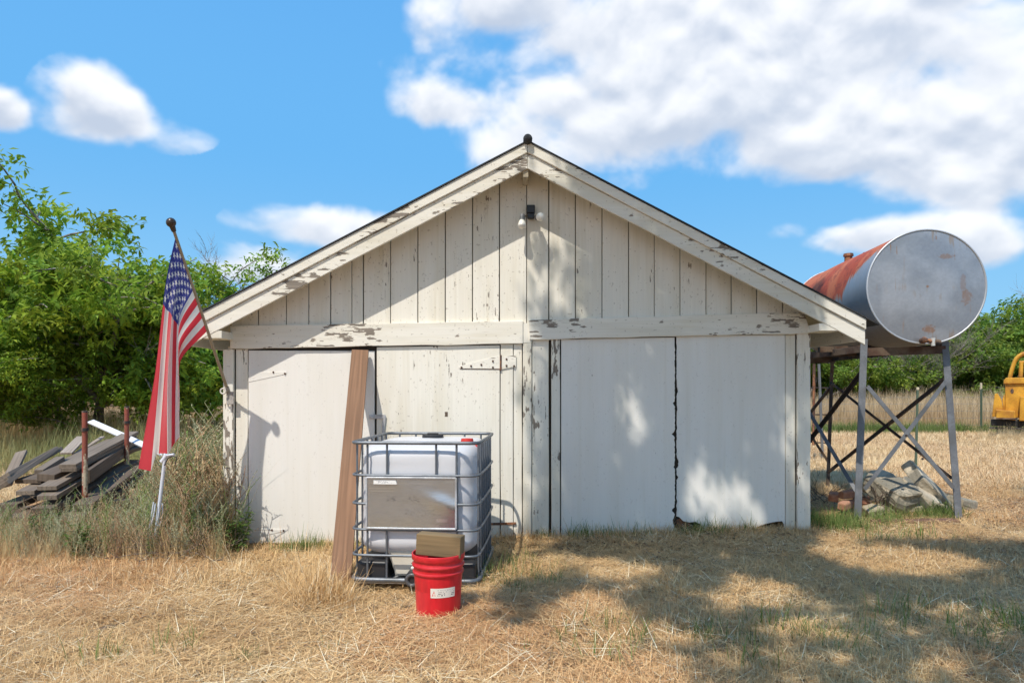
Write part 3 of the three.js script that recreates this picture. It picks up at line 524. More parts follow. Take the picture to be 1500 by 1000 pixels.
  part('bolt', rod(P(1328, 638, 7.48), P(1328, 638, 7.44), 0.016, 0.016, 6), M.darkRust, st); part('bolt', rod(P(1352, 672, 7.49), P(1352, 672, 7.45), 0.014, 0.014, 6), M.darkRust, st);
  // a light steel frame standing behind the stand
  const fo = thing('pipe_rack', 'thin rusty pipe rack with crossbars standing behind the tank stand', 'rack', P(1196, 652, 14));
  const q = (x, y) => P(x, y, 14);
  part('post', rod(q(1192, 652), q(1193, 533), 0.03, 0.03, 8), M.rust, fo); part('post', rod(q(1206, 690), q(1200, 533), 0.03, 0.028, 8), M.steel, fo);
  for (const y of [568, 607, 645]) part('crossbar', rod(q(1150, y), q(1214, y - (y > 640 ? -4 : 0)), 0.014, 0.014, 6), M.darkRust, fo);
  part('post', rod(q(1150, 655), q(1152, 533), 0.03, 0.03, 8), M.rust, fo);
}
// ------------------------------------------------------------------ caged liquid tote
{
  const g = thing('liquid_tote', 'white square plastic liquid tote in a galvanised cage standing before the barn', 'tote', V(-0.742, -0.085, -6.07), null, -0.07, false);
  const Y = (py) => EYE - (py - HORIZON) * 0.00545 + 0.085, hw = 0.515, hd = 0.60;
  const plasticM = phys({ color: rgb(0.70, 0.71, 0.75), roughness: 0.38, transmission: 0.12, thickness: 0 });
  // bottle: rounded square that swells between the rails
  const nx = 64, ny = 34, p = [], id = [], y0 = Y(815), y1 = Y(653);
  const sq = (a, w, d, n = 5.5) => { const c = Math.cos(a), s = Math.sin(a); return [Math.sign(c) * Math.abs(c) ** (2 / n) * w, Math.sign(s) * Math.abs(s) ** (2 / n) * d]; };
  for (let j = 0; j <= ny; j++) for (let i = 0; i <= nx; i++) {
    const v = j / ny, a = i / nx * 6.28318, r = 0.10, H = y1 - y0;
    let y, ins; const s = v * (H + 0.9);                  // up the side, over the shoulder, in to the middle
    if (s < H - r) { y = y0 + s; ins = 0.012 * (1 + Math.cos(s * 33)) * 0.3 + 0.05 * ss(0.05, 0, s); } else { const t = clamp((s - (H - r)) / 0.157) * Math.PI / 2; y = y1 - r + r * Math.sin(t); ins = r * (1 - Math.cos(t)) + Math.max(0, s - (H - r) - 0.157); }
    const k = Math.max(0.001, 1 - ins / 0.49), [x, z] = sq(a, 0.488 * k, 0.575 * k); p.push(x, y + (k < 0.6 ? 0.02 * (1 - k) : 0), z);
    if (i < nx && j < ny) { const q = j * (nx + 1) + i; id.push(q, q + nx + 1, q + 1, q + 1, q + nx + 1, q + nx + 2); }
  }
  const bg = new THREE.BufferGeometry(); bg.setAttribute('position', new THREE.Float32BufferAttribute(p, 3)); bg.setIndex(id); bg.computeVertexNormals();
  const bottle = part('bottle', bg, plasticM, g);
  for (const t of [0.10, 0.19]) part('rib', tube([-0.42, -0.2, 0, 0.2, 0.42].map((x) => V(x, y1 - 0.012 + 0.018 * (1 - Math.abs(x) / 0.42), hd - 0.16 - t * 1.3)), 0.014, 12, 6), plasticM, bottle);
  part('lid', [rod(V(0.02, y1 - 0.02, -0.1), V(0.02, y1 + 0.045, -0.1), 0.10, 0.095, 24), box(0.10, 0.02, 0.03).translate(0.02, y1 + 0.05, -0.1)], M.black, bottle);
  part('red_cap', [rod(V(0.37, y1 - 0.02, 0.18), V(0.37, y1 + 0.03, 0.18), 0.06, 0.05, 18), rod(V(0.43, y1 - 0.06, 0.22), V(0.46, y1 - 0.03, 0.19), 0.04, 0.04, 12)], std({ color: rgb(0.55, 0.03, 0.02), roughness: 0.45 }), bottle, { label: 'red cap at the right end of the top' });
  // lower body: sump in the middle, black corner guards either side
  part('sump', slab([[-0.24, y0 + 0.03], [0.30, y0 + 0.03], [0.22, 0.12], [-0.17, 0.12]], hd - 0.06, 0.9, 1, 0.02), std({ color: rgb(0.62, 0.58, 0.50), roughness: 0.5 }), g);
  part('corner_guard', box(0.26, 0.17, 1.1, 0.03).translate(-0.36, 0.155, 0), M.black, g);
  part('corner_guard', box(0.26, 0.17, 1.1, 0.03).translate(0.36, 0.155, 0), M.black, g);
  // cage
  const ring = (y, r, w = hw, d = hd) => { const q = 0.07, c = []; for (const [sx, sz] of [[1, 1], [1, -1], [-1, -1], [-1, 1]]) { const a0 = { '1,1': 0, '1,-1': 1, '-1,-1': 2, '-1,1': 3 }[`${sx},${sz}`]; for (let k = 0; k <= 4; k++) { const a = Math.PI / 2 - (a0 * Math.PI / 2) - k * Math.PI / 8; c.push(V(sx * (w - q) + Math.cos(a) * q, y, sz * (d - q) + Math.sin(a) * q)); } } return tube(c, r, 110, 8, true); };
  for (const [y, r] of [[649, 0.0145], [697, 0.0108], [739, 0.0108], [777, 0.0108], [815, 0.0108]]) part('cage_rail', ring(Y(y), r), M.cage, g);
  const bar = (x, z, a, b) => part('cage_bar', rod(V(x, Y(b), z), V(x, Y(a), z), 0.0092, 0.0092, 8), M.cage, g);
  for (const x of [-0.385, -0.225, 0.175, 0.34]) bar(x, hd - 0.012, 650, 697);
  for (const x of [-0.385, 0.345]) bar(x, hd - 0.012, 697, 850);
  for (const x of [-0.228]) bar(x, hd - 0.012, 777, 850);
  for (const x of [-0.4, -0.24, 0.0, 0.24, 0.4]) bar(x, -hd + 0.012, 650, 850);
  for (const s of [-1, 1]) for (const z of [-0.47, -0.31, -0.15, 0.02, 0.18, 0.33, 0.48]) bar(s * (hw - 0.012), z, 650, 850);
  part('base_ring', [ring(Y(851), 0.02), box(1.0, 0.02, 0.05).translate(0, Y(853), hd - 0.05), box(1.0, 0.02, 0.05).translate(0, Y(853), -hd + 0.05)], M.cage, g);
  const pal = part('pallet', [box(1.0, 0.02, 1.16).translate(0, 0.075, 0)], M.galv, g);
  for (const x of [-0.44, 0, 0.44]) { if (x) part('foot', box(0.13, 0.085, 0.12, 0.01).translate(x, 0.022, hd - 0.075), M.greyDark, pal); part('runner', box(0.11, 0.05, 1.0, 0.01).translate(x, 0.04, -0.08), M.greyDark, pal); }
  // sheet metal sign plate with folded edges, a torn paper sticker and printed lines
  const pcv = document.createElement('canvas'); pcv.width = 512; pcv.height = 288; const px = pcv.getContext('2d'), R = rng(88);
  px.fillStyle = 'rgb(196,202,208)'; px.fillRect(0, 0, 512, 288);
  for (let i = 0; i < 700; i++) { px.strokeStyle = `rgba(${R() < 0.5 ? '120,128,138' : '232,236,240'},${0.04 + R() * 0.08})`; px.lineWidth = 1 + R() * 5; const x = R() * 512, y = R() * 288; px.beginPath(); px.moveTo(x, y); px.lineTo(x + (R() - 0.5) * 130, y + (R() - 0.5) * 30); px.stroke(); }
  px.fillStyle = 'rgb(232,236,238)'; px.fillRect(16, 32, 360, 2); px.fillRect(16, 60, 150, 2); px.fillRect(16, 76, 150, 2);
  for (let i = 0; i < 60; i++) { px.fillStyle = `rgba(80,86,100,${0.15 + R() * 0.2})`; px.fillRect(110 + R() * 60 + (i > 34 ? 130 : 0), 104 + Math.floor(R() * 5) * 7, 3 + R() * 9, 4); }
  for (let i = 0; i < 40; i++) { px.fillStyle = `rgba(90,86,90,${0.1 + R() * 0.14})`; px.fillRect(220 + R() * 180, 170 + R() * 50, 2 + R() * 5, 8); }
  px.fillStyle = 'rgba(225,232,240,0.8)'; px.fillRect(400, 232, 62, 18);
  const pt = new THREE.CanvasTexture(pcv); pt.colorSpace = THREE.SRGBColorSpace;
  const pw = 0.725, ph = Y(697) - Y(777) - 0.03, pyc = (Y(697) + Y(777)) / 2, pxc = -0.022;
  const plate = new THREE.PlaneGeometry(pw, ph, 24, 14), pa = plate.attributes.position;
  for (let i = 0; i < pa.count; i++) { const x = pa.getX(i), y = pa.getY(i); pa.setZ(i, 0.008 * (free(x * 4 + 5, y * 5 + 5, 2, 61) - 0.5) + 0.012 * Math.exp(-(((x - 0.3) / 0.16) ** 2 + ((y + 0.02 + (x - 0.3) * 0.4) / 0.05) ** 2))); }
  plate.computeVertexNormals(); plate.translate(pxc, pyc, hd + 0.019);
  const pl = part('sign_plate', plate, std({ map: pt, metalness: 0.9, roughness: 0.24 }), g, { label: 'galvanised sheet metal plate with a torn paper sticker' });
  part('folded_edge', [box(pw, 0.014, 0.014).translate(pxc, pyc + ph / 2, hd + 0.021), box(pw, 0.014, 0.014).translate(pxc, pyc - ph / 2, hd + 0.021), box(0.014, ph, 0.014).translate(pxc - pw / 2, pyc, hd + 0.020), box(0.016, ph, 0.016).translate(pxc + pw / 2, pyc, hd + 0.020)], M.galv, pl);
  const scv = document.createElement('canvas'); scv.width = 256; scv.height = 48; const sx = scv.getContext('2d'); sx.fillStyle = 'rgb(235,234,232)'; sx.fillRect(0, 0, 256, 48);
  for (let i = 0; i < 46; i++) { sx.fillStyle = `rgba(90,90,98,${0.25 + R() * 0.4})`; sx.fillRect(30 + R() * 120 + (i > 36 ? 40 : 0), 8 + Math.floor(R() * 3) * 10, 4 + R() * 8, 6); }
  const stx = new THREE.CanvasTexture(scv); stx.colorSpace = THREE.SRGBColorSpace;
  const sgeo = new THREE.ShapeGeometry(new THREE.Shape([[0, 0], [0.19, 0], [0.18, 0.031], [0, 0.031]].map((q) => new THREE.Vector2(...q)))); { const u = sgeo.attributes.uv; for (let i = 0; i < u.count; i++) u.setXY(i, u.getX(i) / 0.19, u.getY(i) / 0.031); }
  part('sticker', sgeo.translate(pxc - pw / 2 + 0.06, pyc + ph / 2 - 0.052, hd + 0.029), std({ map: stx, roughness: 0.8 }), pl);
  // outlet valve
  const vy = Y(848), vx = 0.0;
  const valve = part('valve', [rod(V(vx, vy + 0.01, hd - 0.2), V(vx, vy + 0.01, hd + 0.03), 0.045, 0.05, 18), rod(V(vx, vy + 0.01, hd - 0.02), V(vx, vy + 0.01, hd + 0.08), 0.066, 0.062, 18)], M.black, g);
  part('valve_mouth', [new THREE.TorusGeometry(0.042, 0.015, 10, 22).translate(vx, vy + 0.01, hd + 0.085)], std({ color: rgb(0.09, 0.09, 0.095), roughness: 0.35 }), valve);
  part('valve_handle', [box(0.17, 0.022, 0.045, 0.008).rotateZ(0.08).translate(vx + 0.055, vy + 0.085, hd - 0.02), box(0.05, 0.05, 0.05, 0.01).translate(vx, vy + 0.06, hd - 0.03)], std({ color: rgb(0.72, 0.70, 0.64), roughness: 0.5 }), valve);
}
// ------------------------------------------------------------------ bucket, block and boards in front
{
  const c = P(642, 904, 4.82), b = thing('bucket', 'red plastic bucket with a white paper label before the tote', 'bucket', c, null, 0.06, false);
  b.scale.y = 1.06; const red = withPair(mottled(512, 1, [0.62, 0.014, 0.024], [0.66, 0.03, 0.04], 121, 6, [0.46, 0.05, 0.05]), { roughness: 0.38, bumpScale: 0.0004 });
  const prof = [[0.001, 0.004], [0.148, 0.004], [0.152, 0.012], [0.169, 0.305], [0.179, 0.308], [0.180, 0.322], [0.171, 0.326], [0.172, 0.352], [0.183, 0.355], [0.184, 0.370], [0.174, 0.374], [0.175, 0.400], [0.186, 0.402], [0.187, 0.434], [0.182, 0.438], [0.176, 0.434], [0.170, 0.30], [0.15, 0.02], [0.001, 0.016]].map((q) => new THREE.Vector2(...q));
  part('pail', new THREE.LatheGeometry(prof, 64), red, b);
  const cv = document.createElement('canvas'); cv.width = 512; cv.height = 128; const x = cv.getContext('2d'), R = rng(9); x.fillStyle = 'rgb(226,222,212)'; x.fillRect(0, 0, 512, 128); x.fillStyle = 'rgba(214,90,80,0.75)';
  x.beginPath(); x.moveTo(24, 104); x.lineTo(70, 28); x.lineTo(100, 104); x.closePath(); x.fill(); x.fillStyle = 'rgb(226,222,212)'; x.fillRect(56, 66, 26, 40);
  for (let r = 0; r < 4; r++) for (let k = 0; k < 26; k++) if (R() < (r === 2 ? 0.75 : 0.6) && (r < 2 || k < 11 || k > 20)) { x.fillStyle = `rgba(50,50,56,${r >= 2 ? 0.8 : 0.4})`; x.fillRect(140 + k * 13.4, 22 + r * 22, 8 + R() * 4, r >= 2 ? 14 : 9); }
  const t = new THREE.CanvasTexture(cv); t.colorSpace = THREE.SRGBColorSpace;
  const lg = new THREE.CylinderGeometry(0.1662, 0.1632, 0.062, 16, 1, true, -0.28, 1.08); lg.translate(0, 0.205, 0);
  part('label', lg, std({ map: t, roughness: 0.6 }), b);
  part('handle', tube([-1, -0.8, -0.4, 0, 0.4, 0.8, 1].map((k) => V(Math.sin(k * 1.57) * 0.188, 0.365 - 0.06 * Math.cos(k * 1.57), -0.19 * Math.cos(k * 1.57))), 0.003, 24, 6), M.wire, b);
  solo('drain_knob', rod(P(650, 822, 4.78), P(650, 809, 4.78), 0.022, 0.018, 14), M.black, 'small black plastic knob between the red bucket and the wood block', 'knob');
  const bl = box(0.325, 0.148, 0.11, 0.006, 0).rotateY(-0.22).rotateZ(-0.04);
  const bc = P(645, 797.5, 4.8); solo('wood_block', bl.translate(bc.x, bc.y, bc.z), withPair(T.grey, { color: rgb(1.0, 0.86, 0.56) }), 'weathered brown wood block lying on top of the red bucket', 'wood block');
  const pb = P(648, 912, 4.72); solo('wood_scrap', box(0.30, 0.022, 0.15, 0.008, 0).rotateZ(0.12).rotateY(0.45).rotateX(0.1).translate(pb.x, ground(pb.x, pb.z) + 0.03, pb.z), M.grey, 'flat grey scrap of board on the straw at the foot of the bucket', 'board');
  const a = P(496, 880, 5.5), d = P(527.5, 514, 7.04); solo('leaning_plank', beam(a, d, 0.17, 0.045, V(0.15, 0.5, 1), 0.004), M.brown, 'long brown plank leaning on the barn door beside the tote', 'plank');
  const k1 = P(114, 917, 4.5), k2 = P(192, 897, 4.75); k1.y = ground(k1.x, k1.z) + 0.03; k2.y = ground(k2.x, k2.z) + 0.035;
  solo('fallen_stick', tube([k1, k1.clone().lerp(k2, 0.4).add(V(0, 0.012, 0)), k1.clone().lerp(k2, 0.75).add(V(0, 0.008, 0.02)), k2], 0.016, 12, 7), M.greyDark, 'dark broken stick lying on the dry straw at lower left', 'stick');
}
// ------------------------------------------------------------------ lumber heap with rusty pipes, white board, standpipe
{
  const pl = (a, b, w, t, m, label, roll = 0) => { const A = P(...a), B = P(...b); const f = V(Math.sin(roll), 1, Math.cos(roll) * 0.001).normalize(); solo('lumber_plank', beam(A, B, w, t, f, 0.005), m, label, 'plank', 'weathered planks heaped by the rusty pipes'); };
  pl([40, 705, 7.9], [205, 652, 10.4], 0.30, 0.05, M.greyDark, 'broad dark plank at the very bottom of the lumber heap');
  pl([66, 700, 7.9], [192, 645, 10.3], 0.19, 0.09, M.greyDark, 'thick squared timber under the top planks of the heap', 0.1);
  pl([68, 729, 7.55], [190, 657, 10.2], 0.20, 0.055, M.grey, 'short thick plank with its pale cut end low in the heap');
  pl([36, 722, 7.65], [150, 663, 9.8], 0.19, 0.05, M.grey, 'flat grey plank left of centre in the lumber heap');
  pl([68, 715, 7.65], [190, 648, 10.2], 0.20, 0.05, M.grey, 'grey plank with blunt near end in the middle of the heap');
  pl([100, 688, 8.0], [192, 641, 10.4], 0.17, 0.05, M.grey, 'long plank on the right side of the heap, second from top');
  pl([98, 683, 8.0], [193, 634, 10.4], 0.185, 0.05, M.grey, 'topmost grey plank of the heap running to the far rusty pipe');
  pl([128, 698, 8.1], [190, 654, 10.2], 0.05, 0.16, M.greyDark, 'plank set on edge below the right side of the heap');
  pl([2, 712, 7.6], [78, 660, 9.0], 0.15, 0.05, M.grey, 'tilted plank at the left side of the heap, lowest of three', -0.75);
  pl([3, 706, 7.65], [84, 660, 9.1], 0.14, 0.05, M.grey, 'tilted plank at the left side of the heap, middle of three', -0.75);
  pl([4, 699, 7.7], [76, 660, 9.1], 0.14, 0.045, M.grey, 'tilted plank at the left side of the heap, uppermost of three', -0.75);
  pl([60, 694, 8.6], [163, 646, 10.4], 0.13, 0.07, M.grey, 'narrow rounded timber resting across the back of the heap');
  pl([56, 692, 8.2], [88, 672, 8.8], 0.10, 0.07, M.grey, 'short stub of timber wedged inside the lumber heap');
  pl([7, 712, 8.6], [31, 662, 9.4], 0.14, 0.04, M.grey, 'lone plank standing out at the far left of the heap', -0.3);
  pl([96, 664, 9.6], [120, 640, 10.6], 0.15, 0.03, M.greyPale, 'pale silvery board poking out behind the near rusty pipe');
  pl([108, 666, 9.8], [150, 640, 11.2], 0.06, 0.03, M.greyPale, 'thin pale strip of wood behind the top of the heap');
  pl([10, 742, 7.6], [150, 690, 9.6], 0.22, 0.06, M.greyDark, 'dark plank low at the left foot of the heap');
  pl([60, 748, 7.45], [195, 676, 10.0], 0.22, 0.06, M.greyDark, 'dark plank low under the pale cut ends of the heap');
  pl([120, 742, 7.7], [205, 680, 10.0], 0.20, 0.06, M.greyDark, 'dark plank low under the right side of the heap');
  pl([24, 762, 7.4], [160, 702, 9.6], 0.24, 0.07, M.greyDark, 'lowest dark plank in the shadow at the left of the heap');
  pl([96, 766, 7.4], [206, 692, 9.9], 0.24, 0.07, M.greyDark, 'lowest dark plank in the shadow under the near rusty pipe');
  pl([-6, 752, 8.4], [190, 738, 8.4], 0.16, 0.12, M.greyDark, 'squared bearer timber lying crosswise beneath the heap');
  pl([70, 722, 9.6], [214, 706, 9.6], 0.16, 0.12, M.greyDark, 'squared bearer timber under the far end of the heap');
  const pipe = (x, y0, y1, D, r, label) => { const a = P(x, y0, D), b = P(x - 0.5, y1, D), t = thing('rusty_pipe_post', label, 'pipe post', a, 'rusty pipe posts'); part('pipe', rod(a, b, r, r, 14), T.pipeM, t); part('collar', rod(a.clone().lerp(b, 0.83), a.clone().lerp(b, 0.86), r * 1.35, r * 1.35, 12), M.darkRust, t); part('cap', rod(b, b.clone().add(V(0, 0.02, 0)), r * 1.02, r * 0.9, 12), M.darkRust, t); };
  T.pipeM = withPair(mottled(512, 1, [0.30, 0.075, 0.05], [0.22, 0.085, 0.05], 118, 5, [0.50, 0.42, 0.30]), { roughness: 0.85 });
  pipe(124, 765, 604, 8.0, 0.030, 'nearer thick rusty red pipe post standing in the lumber heap');
  pipe(185.5, 735, 597, 9.7, 0.031, 'farther thin rusty red pipe post behind the top plank');
  const w1 = P(132, 617, 10.9), w2 = P(246, 668, 9.2);
  solo('white_board', beam(w1, w2, 0.10, 0.025, V(0.25, 0.75, 0.6), 0.003), std({ color: rgb(0.72, 0.72, 0.74), roughness: 0.6 }), 'long narrow white board slanting behind the rusty pipes and flag', 'board');
  // painted standpipe with a bent wire at its head and rags of wire at its foot
  const s0 = P(226, 800, 6.6), s1 = P(230, 745, 6.6), s2 = P(241, 672, 6.6), sp = thing('standpipe', 'white painted standpipe with bent wire on top among the weeds', 'pipe', s0), wp = std({ color: rgb(0.62, 0.66, 0.74), roughness: 0.5 });
  part('pipe', rod(s0, s2, 0.018, 0.016, 12), wp, sp);
  part('tap_head', [rod(s2.clone().add(V(-0.03, -0.03, 0)), s2.clone().add(V(0.02, 0.04, 0)), 0.022, 0.02, 12), rod(s2.clone().add(V(0, 0.03, 0)), s2.clone().add(V(0.1, 0.045, 0.02)), 0.012, 0.012, 8)], wp, sp);
  part('wire_hook', tube([s2.clone().add(V(0.01, -0.06, 0.03)), s2.clone().add(V(0.06, 0.02, 0.03)), s2.clone().add(V(0.12, 0.02, 0.02)), s2.clone().add(V(0.11, -0.06, 0.02))], 0.005, 16, 6), M.black, sp);
  for (let k = 0; k < 7; k++) { const a = k * 0.9, o = V(Math.cos(a) * 0.045, 0, Math.sin(a) * 0.045); part('wire_wrap', tube([s0.clone().add(o).add(V(0, 0.18 + 0.02 * (k % 3), 0)), s1.clone().add(o.clone().multiplyScalar(1.1)).add(V(0, -0.06, 0)), s1.clone().add(o.clone().multiplyScalar(0.9)).add(V(0.01, 0.05 + 0.02 * (k % 2), 0))], 0.006, 8, 6), wp, sp); }
}
// ------------------------------------------------------------------ broken concrete, bricks and a sleeper under the stand
{
  const rock = (w, h, d, seed) => {                       // an angular broken lump: irregular outline, chipped edges, uneven faces
    const R = rng(seed * 31), n = 8, o = []; for (let i = 0; i < n; i++) { const a = i / n * 6.283 + (R() - 0.5) * 0.5, c = Math.cos(a), q = Math.sin(a), k = 1 / Math.max(Math.abs(c), Math.abs(q)) * (0.80 + R() * 0.22); o.push(new THREE.Vector2(c * k * w / 2, q * k * d / 2)); }
    const b = Math.min(0.02, h * 0.2), g = new THREE.ExtrudeGeometry(new THREE.Shape(o), { depth: h - 2 * b, steps: 3, bevelEnabled: true, bevelThickness: b, bevelSize: b, bevelOffset: -b, bevelSegments: 2 });
    g.rotateX(Math.PI / 2); g.translate(0, h / 2 - b, 0); const p = g.attributes.position;
    for (let i = 0; i < p.count; i++) { const x = p.getX(i), y = p.getY(i), z = p.getZ(i), m = 0.28 * h; p.setXYZ(i, x + m * (free(x * 9 + seed, y * 14 + z * 9, 2, 71) - 0.5), y + m * 0.5 * (free(x * 7 + z * 8, seed, 2, 72) - 0.5), z + m * (free(z * 9 + seed, x * 8 + y * 14, 2, 73) - 0.5)); }
    g.computeVertexNormals(); return muv(g, 1);
  };
  const put = (name, w, h, d, at, rot, seed, m, label, cat, grp) => { const g = rock(w, h, d, seed); g.rotateX(rot[0]); g.rotateZ(rot[2]); g.rotateY(rot[1]); const c = P(...at); g.translate(c.x, c.y, c.z); solo(name, g, m, label, cat, grp); };
  const G = 'broken concrete lumps under the tank stand';
  put('concrete_slab', 0.74, 0.15, 0.5, [1362, 716, 8.3], [0.5, 0.1, -0.75], 3, M.conc, 'largest concrete slab, tilted steeply against the right leg of the stand', 'concrete slab', G);
  put('concrete_slab', 0.46, 0.22, 0.44, [1312, 724, 7.95], [0.38, 0.1, 0.03], 13, M.conc, 'thick flat topped concrete lump in the middle between the stand legs', 'concrete slab', G);
  put('concrete_slab', 0.58, 0.15, 0.36, [1347, 726, 8.05], [0.35, -0.2, -0.62], 23, M.conc, 'rough concrete slab lying under the largest tilted slab', 'concrete slab', G);
  put('concrete_slab', 0.48, 0.07, 0.26, [1319, 743, 7.95], [0.05, 0.05, 0.01], 33, M.conc, 'thin concrete slab lying flat beneath the middle lump', 'concrete slab', G);
  put('concrete_slab', 0.46, 0.2, 0.36, [1288, 708, 8.6], [0.3, 0.5, 0.2], 43, M.conc, 'grey concrete lump at the back behind the middle lump', 'concrete slab', G);
  put('concrete_slab', 0.30, 0.14, 0.26, [1412, 738, 8.2], [0.1, 0.3, -0.15], 53, M.conc, 'small concrete lump just outside the right leg of the stand', 'concrete slab', G);
  put('concrete_slab', 0.30, 0.12, 0.24, [1377, 748, 7.95], [0.1, 0.7, -0.45], 63, M.conc, 'low concrete lump below the largest slab by the green grass', 'concrete slab', G);
  put('concrete_slab', 0.22, 0.10, 0.20, [1278, 748, 7.75], [0.1, 0.2, 0.3], 73, M.conc, 'small grey lump at the foot of the left stand leg', 'concrete slab', G);
  const K = 'old red bricks by the left stand leg', bk = (at, r, s, l) => put('brick', 0.21, 0.09, 0.11, at, [0.1, r, 0.08], s, M.brick, l, 'brick', K);
  bk([1241, 724, 8.0], 0.3, 83, 'orange brick lying on top, just left of the left stand leg'); bk([1222, 727, 8.1], 1.1, 93, 'orange brick turned end on beside the barn corner grass');
  bk([1262, 733, 8.0], -0.3, 103, 'brick behind the foot of the left stand leg'); bk([1247, 738, 7.95], 0.1, 113, 'pale brick in the lower row left of the stand leg'); bk([1238, 740, 7.85], 0.6, 123, 'broken brick lowest in the grass left of the stand leg');
  const a = P(1278, 766, 7.35), b = P(1402, 762, 7.35); a.y = ground(a.x, a.z) + 0.02; b.y = ground(b.x, b.z) + 0.03;
  solo('sleeper', beam(a, b, 0.09, 0.14, V(0, 0, 1), 0.012), withPair(T.brown, { color: rgb(0.55, 0.5, 0.5) }), 'dark brown wooden sleeper half sunk in the ground before the stand', 'beam');
}

// ------------------------------------------------------------------ wire fence, posts and yellow machine on the right
{
  const D = 23, gy = (x, z) => ground(x, z) - 0.05;
  const f = thing('wire_fence', 'wire mesh fence on thin green steel posts across the dry field', 'fence', V(10, 0, -D));
  const green = std({ color: rgb(0.09, 0.13, 0.085), roughness: 0.7 }), xs = [2, 5.2, 8.4, 11.8, 15.9, 19.6, 23.2];
  for (const x of xs) { const z = -D - (x - 10) * 0.02; part('post', [box(0.045, 1.75, 0.045).translate(x, gy(x, z) + 0.75, z), box(0.02, 1.6, 0.05).translate(x, gy(x, z) + 0.72, z + 0.03)], green, f); part('post_tip', box(0.05, 0.22, 0.05).translate(x, gy(x, z) + 1.6, z), M.creamWood, f); }
  for (const h of [0.12, 0.36, 0.6, 0.84, 1.08, 1.3]) part('wire', rod(V(0, gy(0, -D) + h, -D + 0.24), V(25, gy(20, -D) + h, -D - 0.3), 0.004, 0.004, 4), M.wire, f);
  const vs = []; for (let x = 0; x < 25; x += 0.2) vs.push(rod(V(x, 0.05, -D - (x - 10) * 0.02 + 0.03), V(x, 1.35, -D - (x - 10) * 0.02 + 0.03), 0.003, 0.003, 3)); part('mesh_wire', vs, M.wire, f, { kind: 'stuff' });
  const c = P(1342, 700, 12.4), d = P(1345, 571, 12.4); const s = thing('steel_stake', 'single green steel stake standing behind the concrete rubble', 'stake', c);
  part('stake', [beam(c, d, 0.04, 0.012, V(0, 0, 1)), beam(c.clone().add(V(0, 0, -0.02)), d.clone().add(V(0, 0, -0.02)), 0.012, 0.04, V(0, 0, 1))], green, s); part('stake_tip', beam(d, d.clone().add(V(0, 0.05, 0)), 0.045, 0.02, V(0, 0, 1)), M.creamWood, s);
}
{
  const D = 20.5, q = (x, y, d = D) => P(x, y, d), o = q(1500, 625), z0 = -D;
  const m = thing('yellow_loader', 'old yellow earth mover with curved guard arm at the right edge', 'machine', V(o.x, o.y, z0));
  m.rotation.y = -0.62; m.scale.x = 0.84;                 // it stands turned towards the yard
  const sl = (pts, z, t) => slab(pts.map(([x, y]) => { const p = q(x, y); return [p.x, p.y]; }), z, t, 1, 0.015);
  part('body', sl([[1474, 612], [1600, 612], [1600, 556], [1474, 558]], z0, 1.6), M.yellow, m);
  part('hood_rim', sl([[1472, 562], [1602, 561], [1602, 552], [1475, 553], [1472, 557]], z0 + 0.07, 1.7), M.yellow, m);
  part('fender', sl([[1455, 611], [1462, 611], [1471, 600], [1469, 586], [1463, 576], [1459, 577], [1457, 592]], z0 + 0.1, 0.5), M.yellow, m);
  part('step_box', sl([[1461, 613], [1489, 615], [1488, 602], [1461, 600]], z0 + 0.35, 0.4), M.yellow, m);
  part('side_panel', sl([[1494, 616], [1534, 616], [1534, 581], [1495, 581]], z0 + 0.28, 0.3), M.yellow, m);
  part('front_plate', sl([[1470, 586], [1473, 576], [1474, 600], [1471, 602]], z0 + 0.05, 0.4), M.yellow, m);
  part('guard_arm', [tube([q(1480, 556), q(1484, 540), q(1490, 525), q(1500, 518), q(1540, 516), q(1566, 520), q(1578, 534), q(1582, 556)], 0.068, 28, 10)], M.yellow, m);
  part('guard_arm', [rod(q(1496, 552), q(1497, 530), 0.07, 0.065, 10), rod(q(1494, 530), q(1574, 530), 0.035, 0.035, 8)], M.yellow, m);
  for (const [x, y, w, h] of [[1502, 585, 0.012, 0.56], [1516, 585, 0.012, 0.56]]) part('panel_seam', box(w, h, 0.012, 0.002).translate(q(x, y).x, q(x, y).y, z0 + 0.003), M.darkRust, m);
  for (let k = 0; k < 4; k++) part('grille_bar', box(0.24, 0.018, 0.014, 0.003).translate(q(1509, 0).x, q(0, 565 + k * 3).y, z0 + 0.004), M.black, m);
  part('bumper_edge', box(0.62, 0.05, 0.05, 0.01).translate(q(1476, 0).x, q(0, 613).y, z0 + 0.36), M.darkRust, m);
  part('rust_patch', new THREE.CircleGeometry(0.05, 14).scale(1, 1.5, 1).translate(q(1484, 573).x, q(1484, 573).y, z0 + 0.004), M.darkRust, m);
  part('track_frame', box(2.9, 0.20, 0.36, 0.03).translate(q(1524, 0).x, q(0, 620).y, z0 - 0.22), M.black, m);
  for (const [x, y, r] of [[1466, 619, 6], [1480, 621, 5.5], [1494, 621, 5.5], [1508, 621, 5.5], [1522, 621, 5.5], [1540, 621, 5.5], [1558, 621, 5.5], [1580, 619, 6]]) { const c = q(x, y); const w = part('track_wheel', rod(c.clone().add(V(0, 0, 0.0)), c.clone().add(V(0, 0, -0.38)), r * 0.0205, r * 0.0205, 18), M.rubber, m); void w; }
  part('track', [box(2.9, 0.05, 0.42, 0.01).translate(q(1522, 0).x, q(0, 628).y, z0 - 0.08)], M.rubber, m);
  for (let k = 0; k < 15; k++) part('track_shoe', box(0.13, 0.05, 0.46, 0.01).translate(q(1456, 0).x + k * 0.19, q(0, 627).y - 0.02, z0 - 0.08), M.black, m);
}

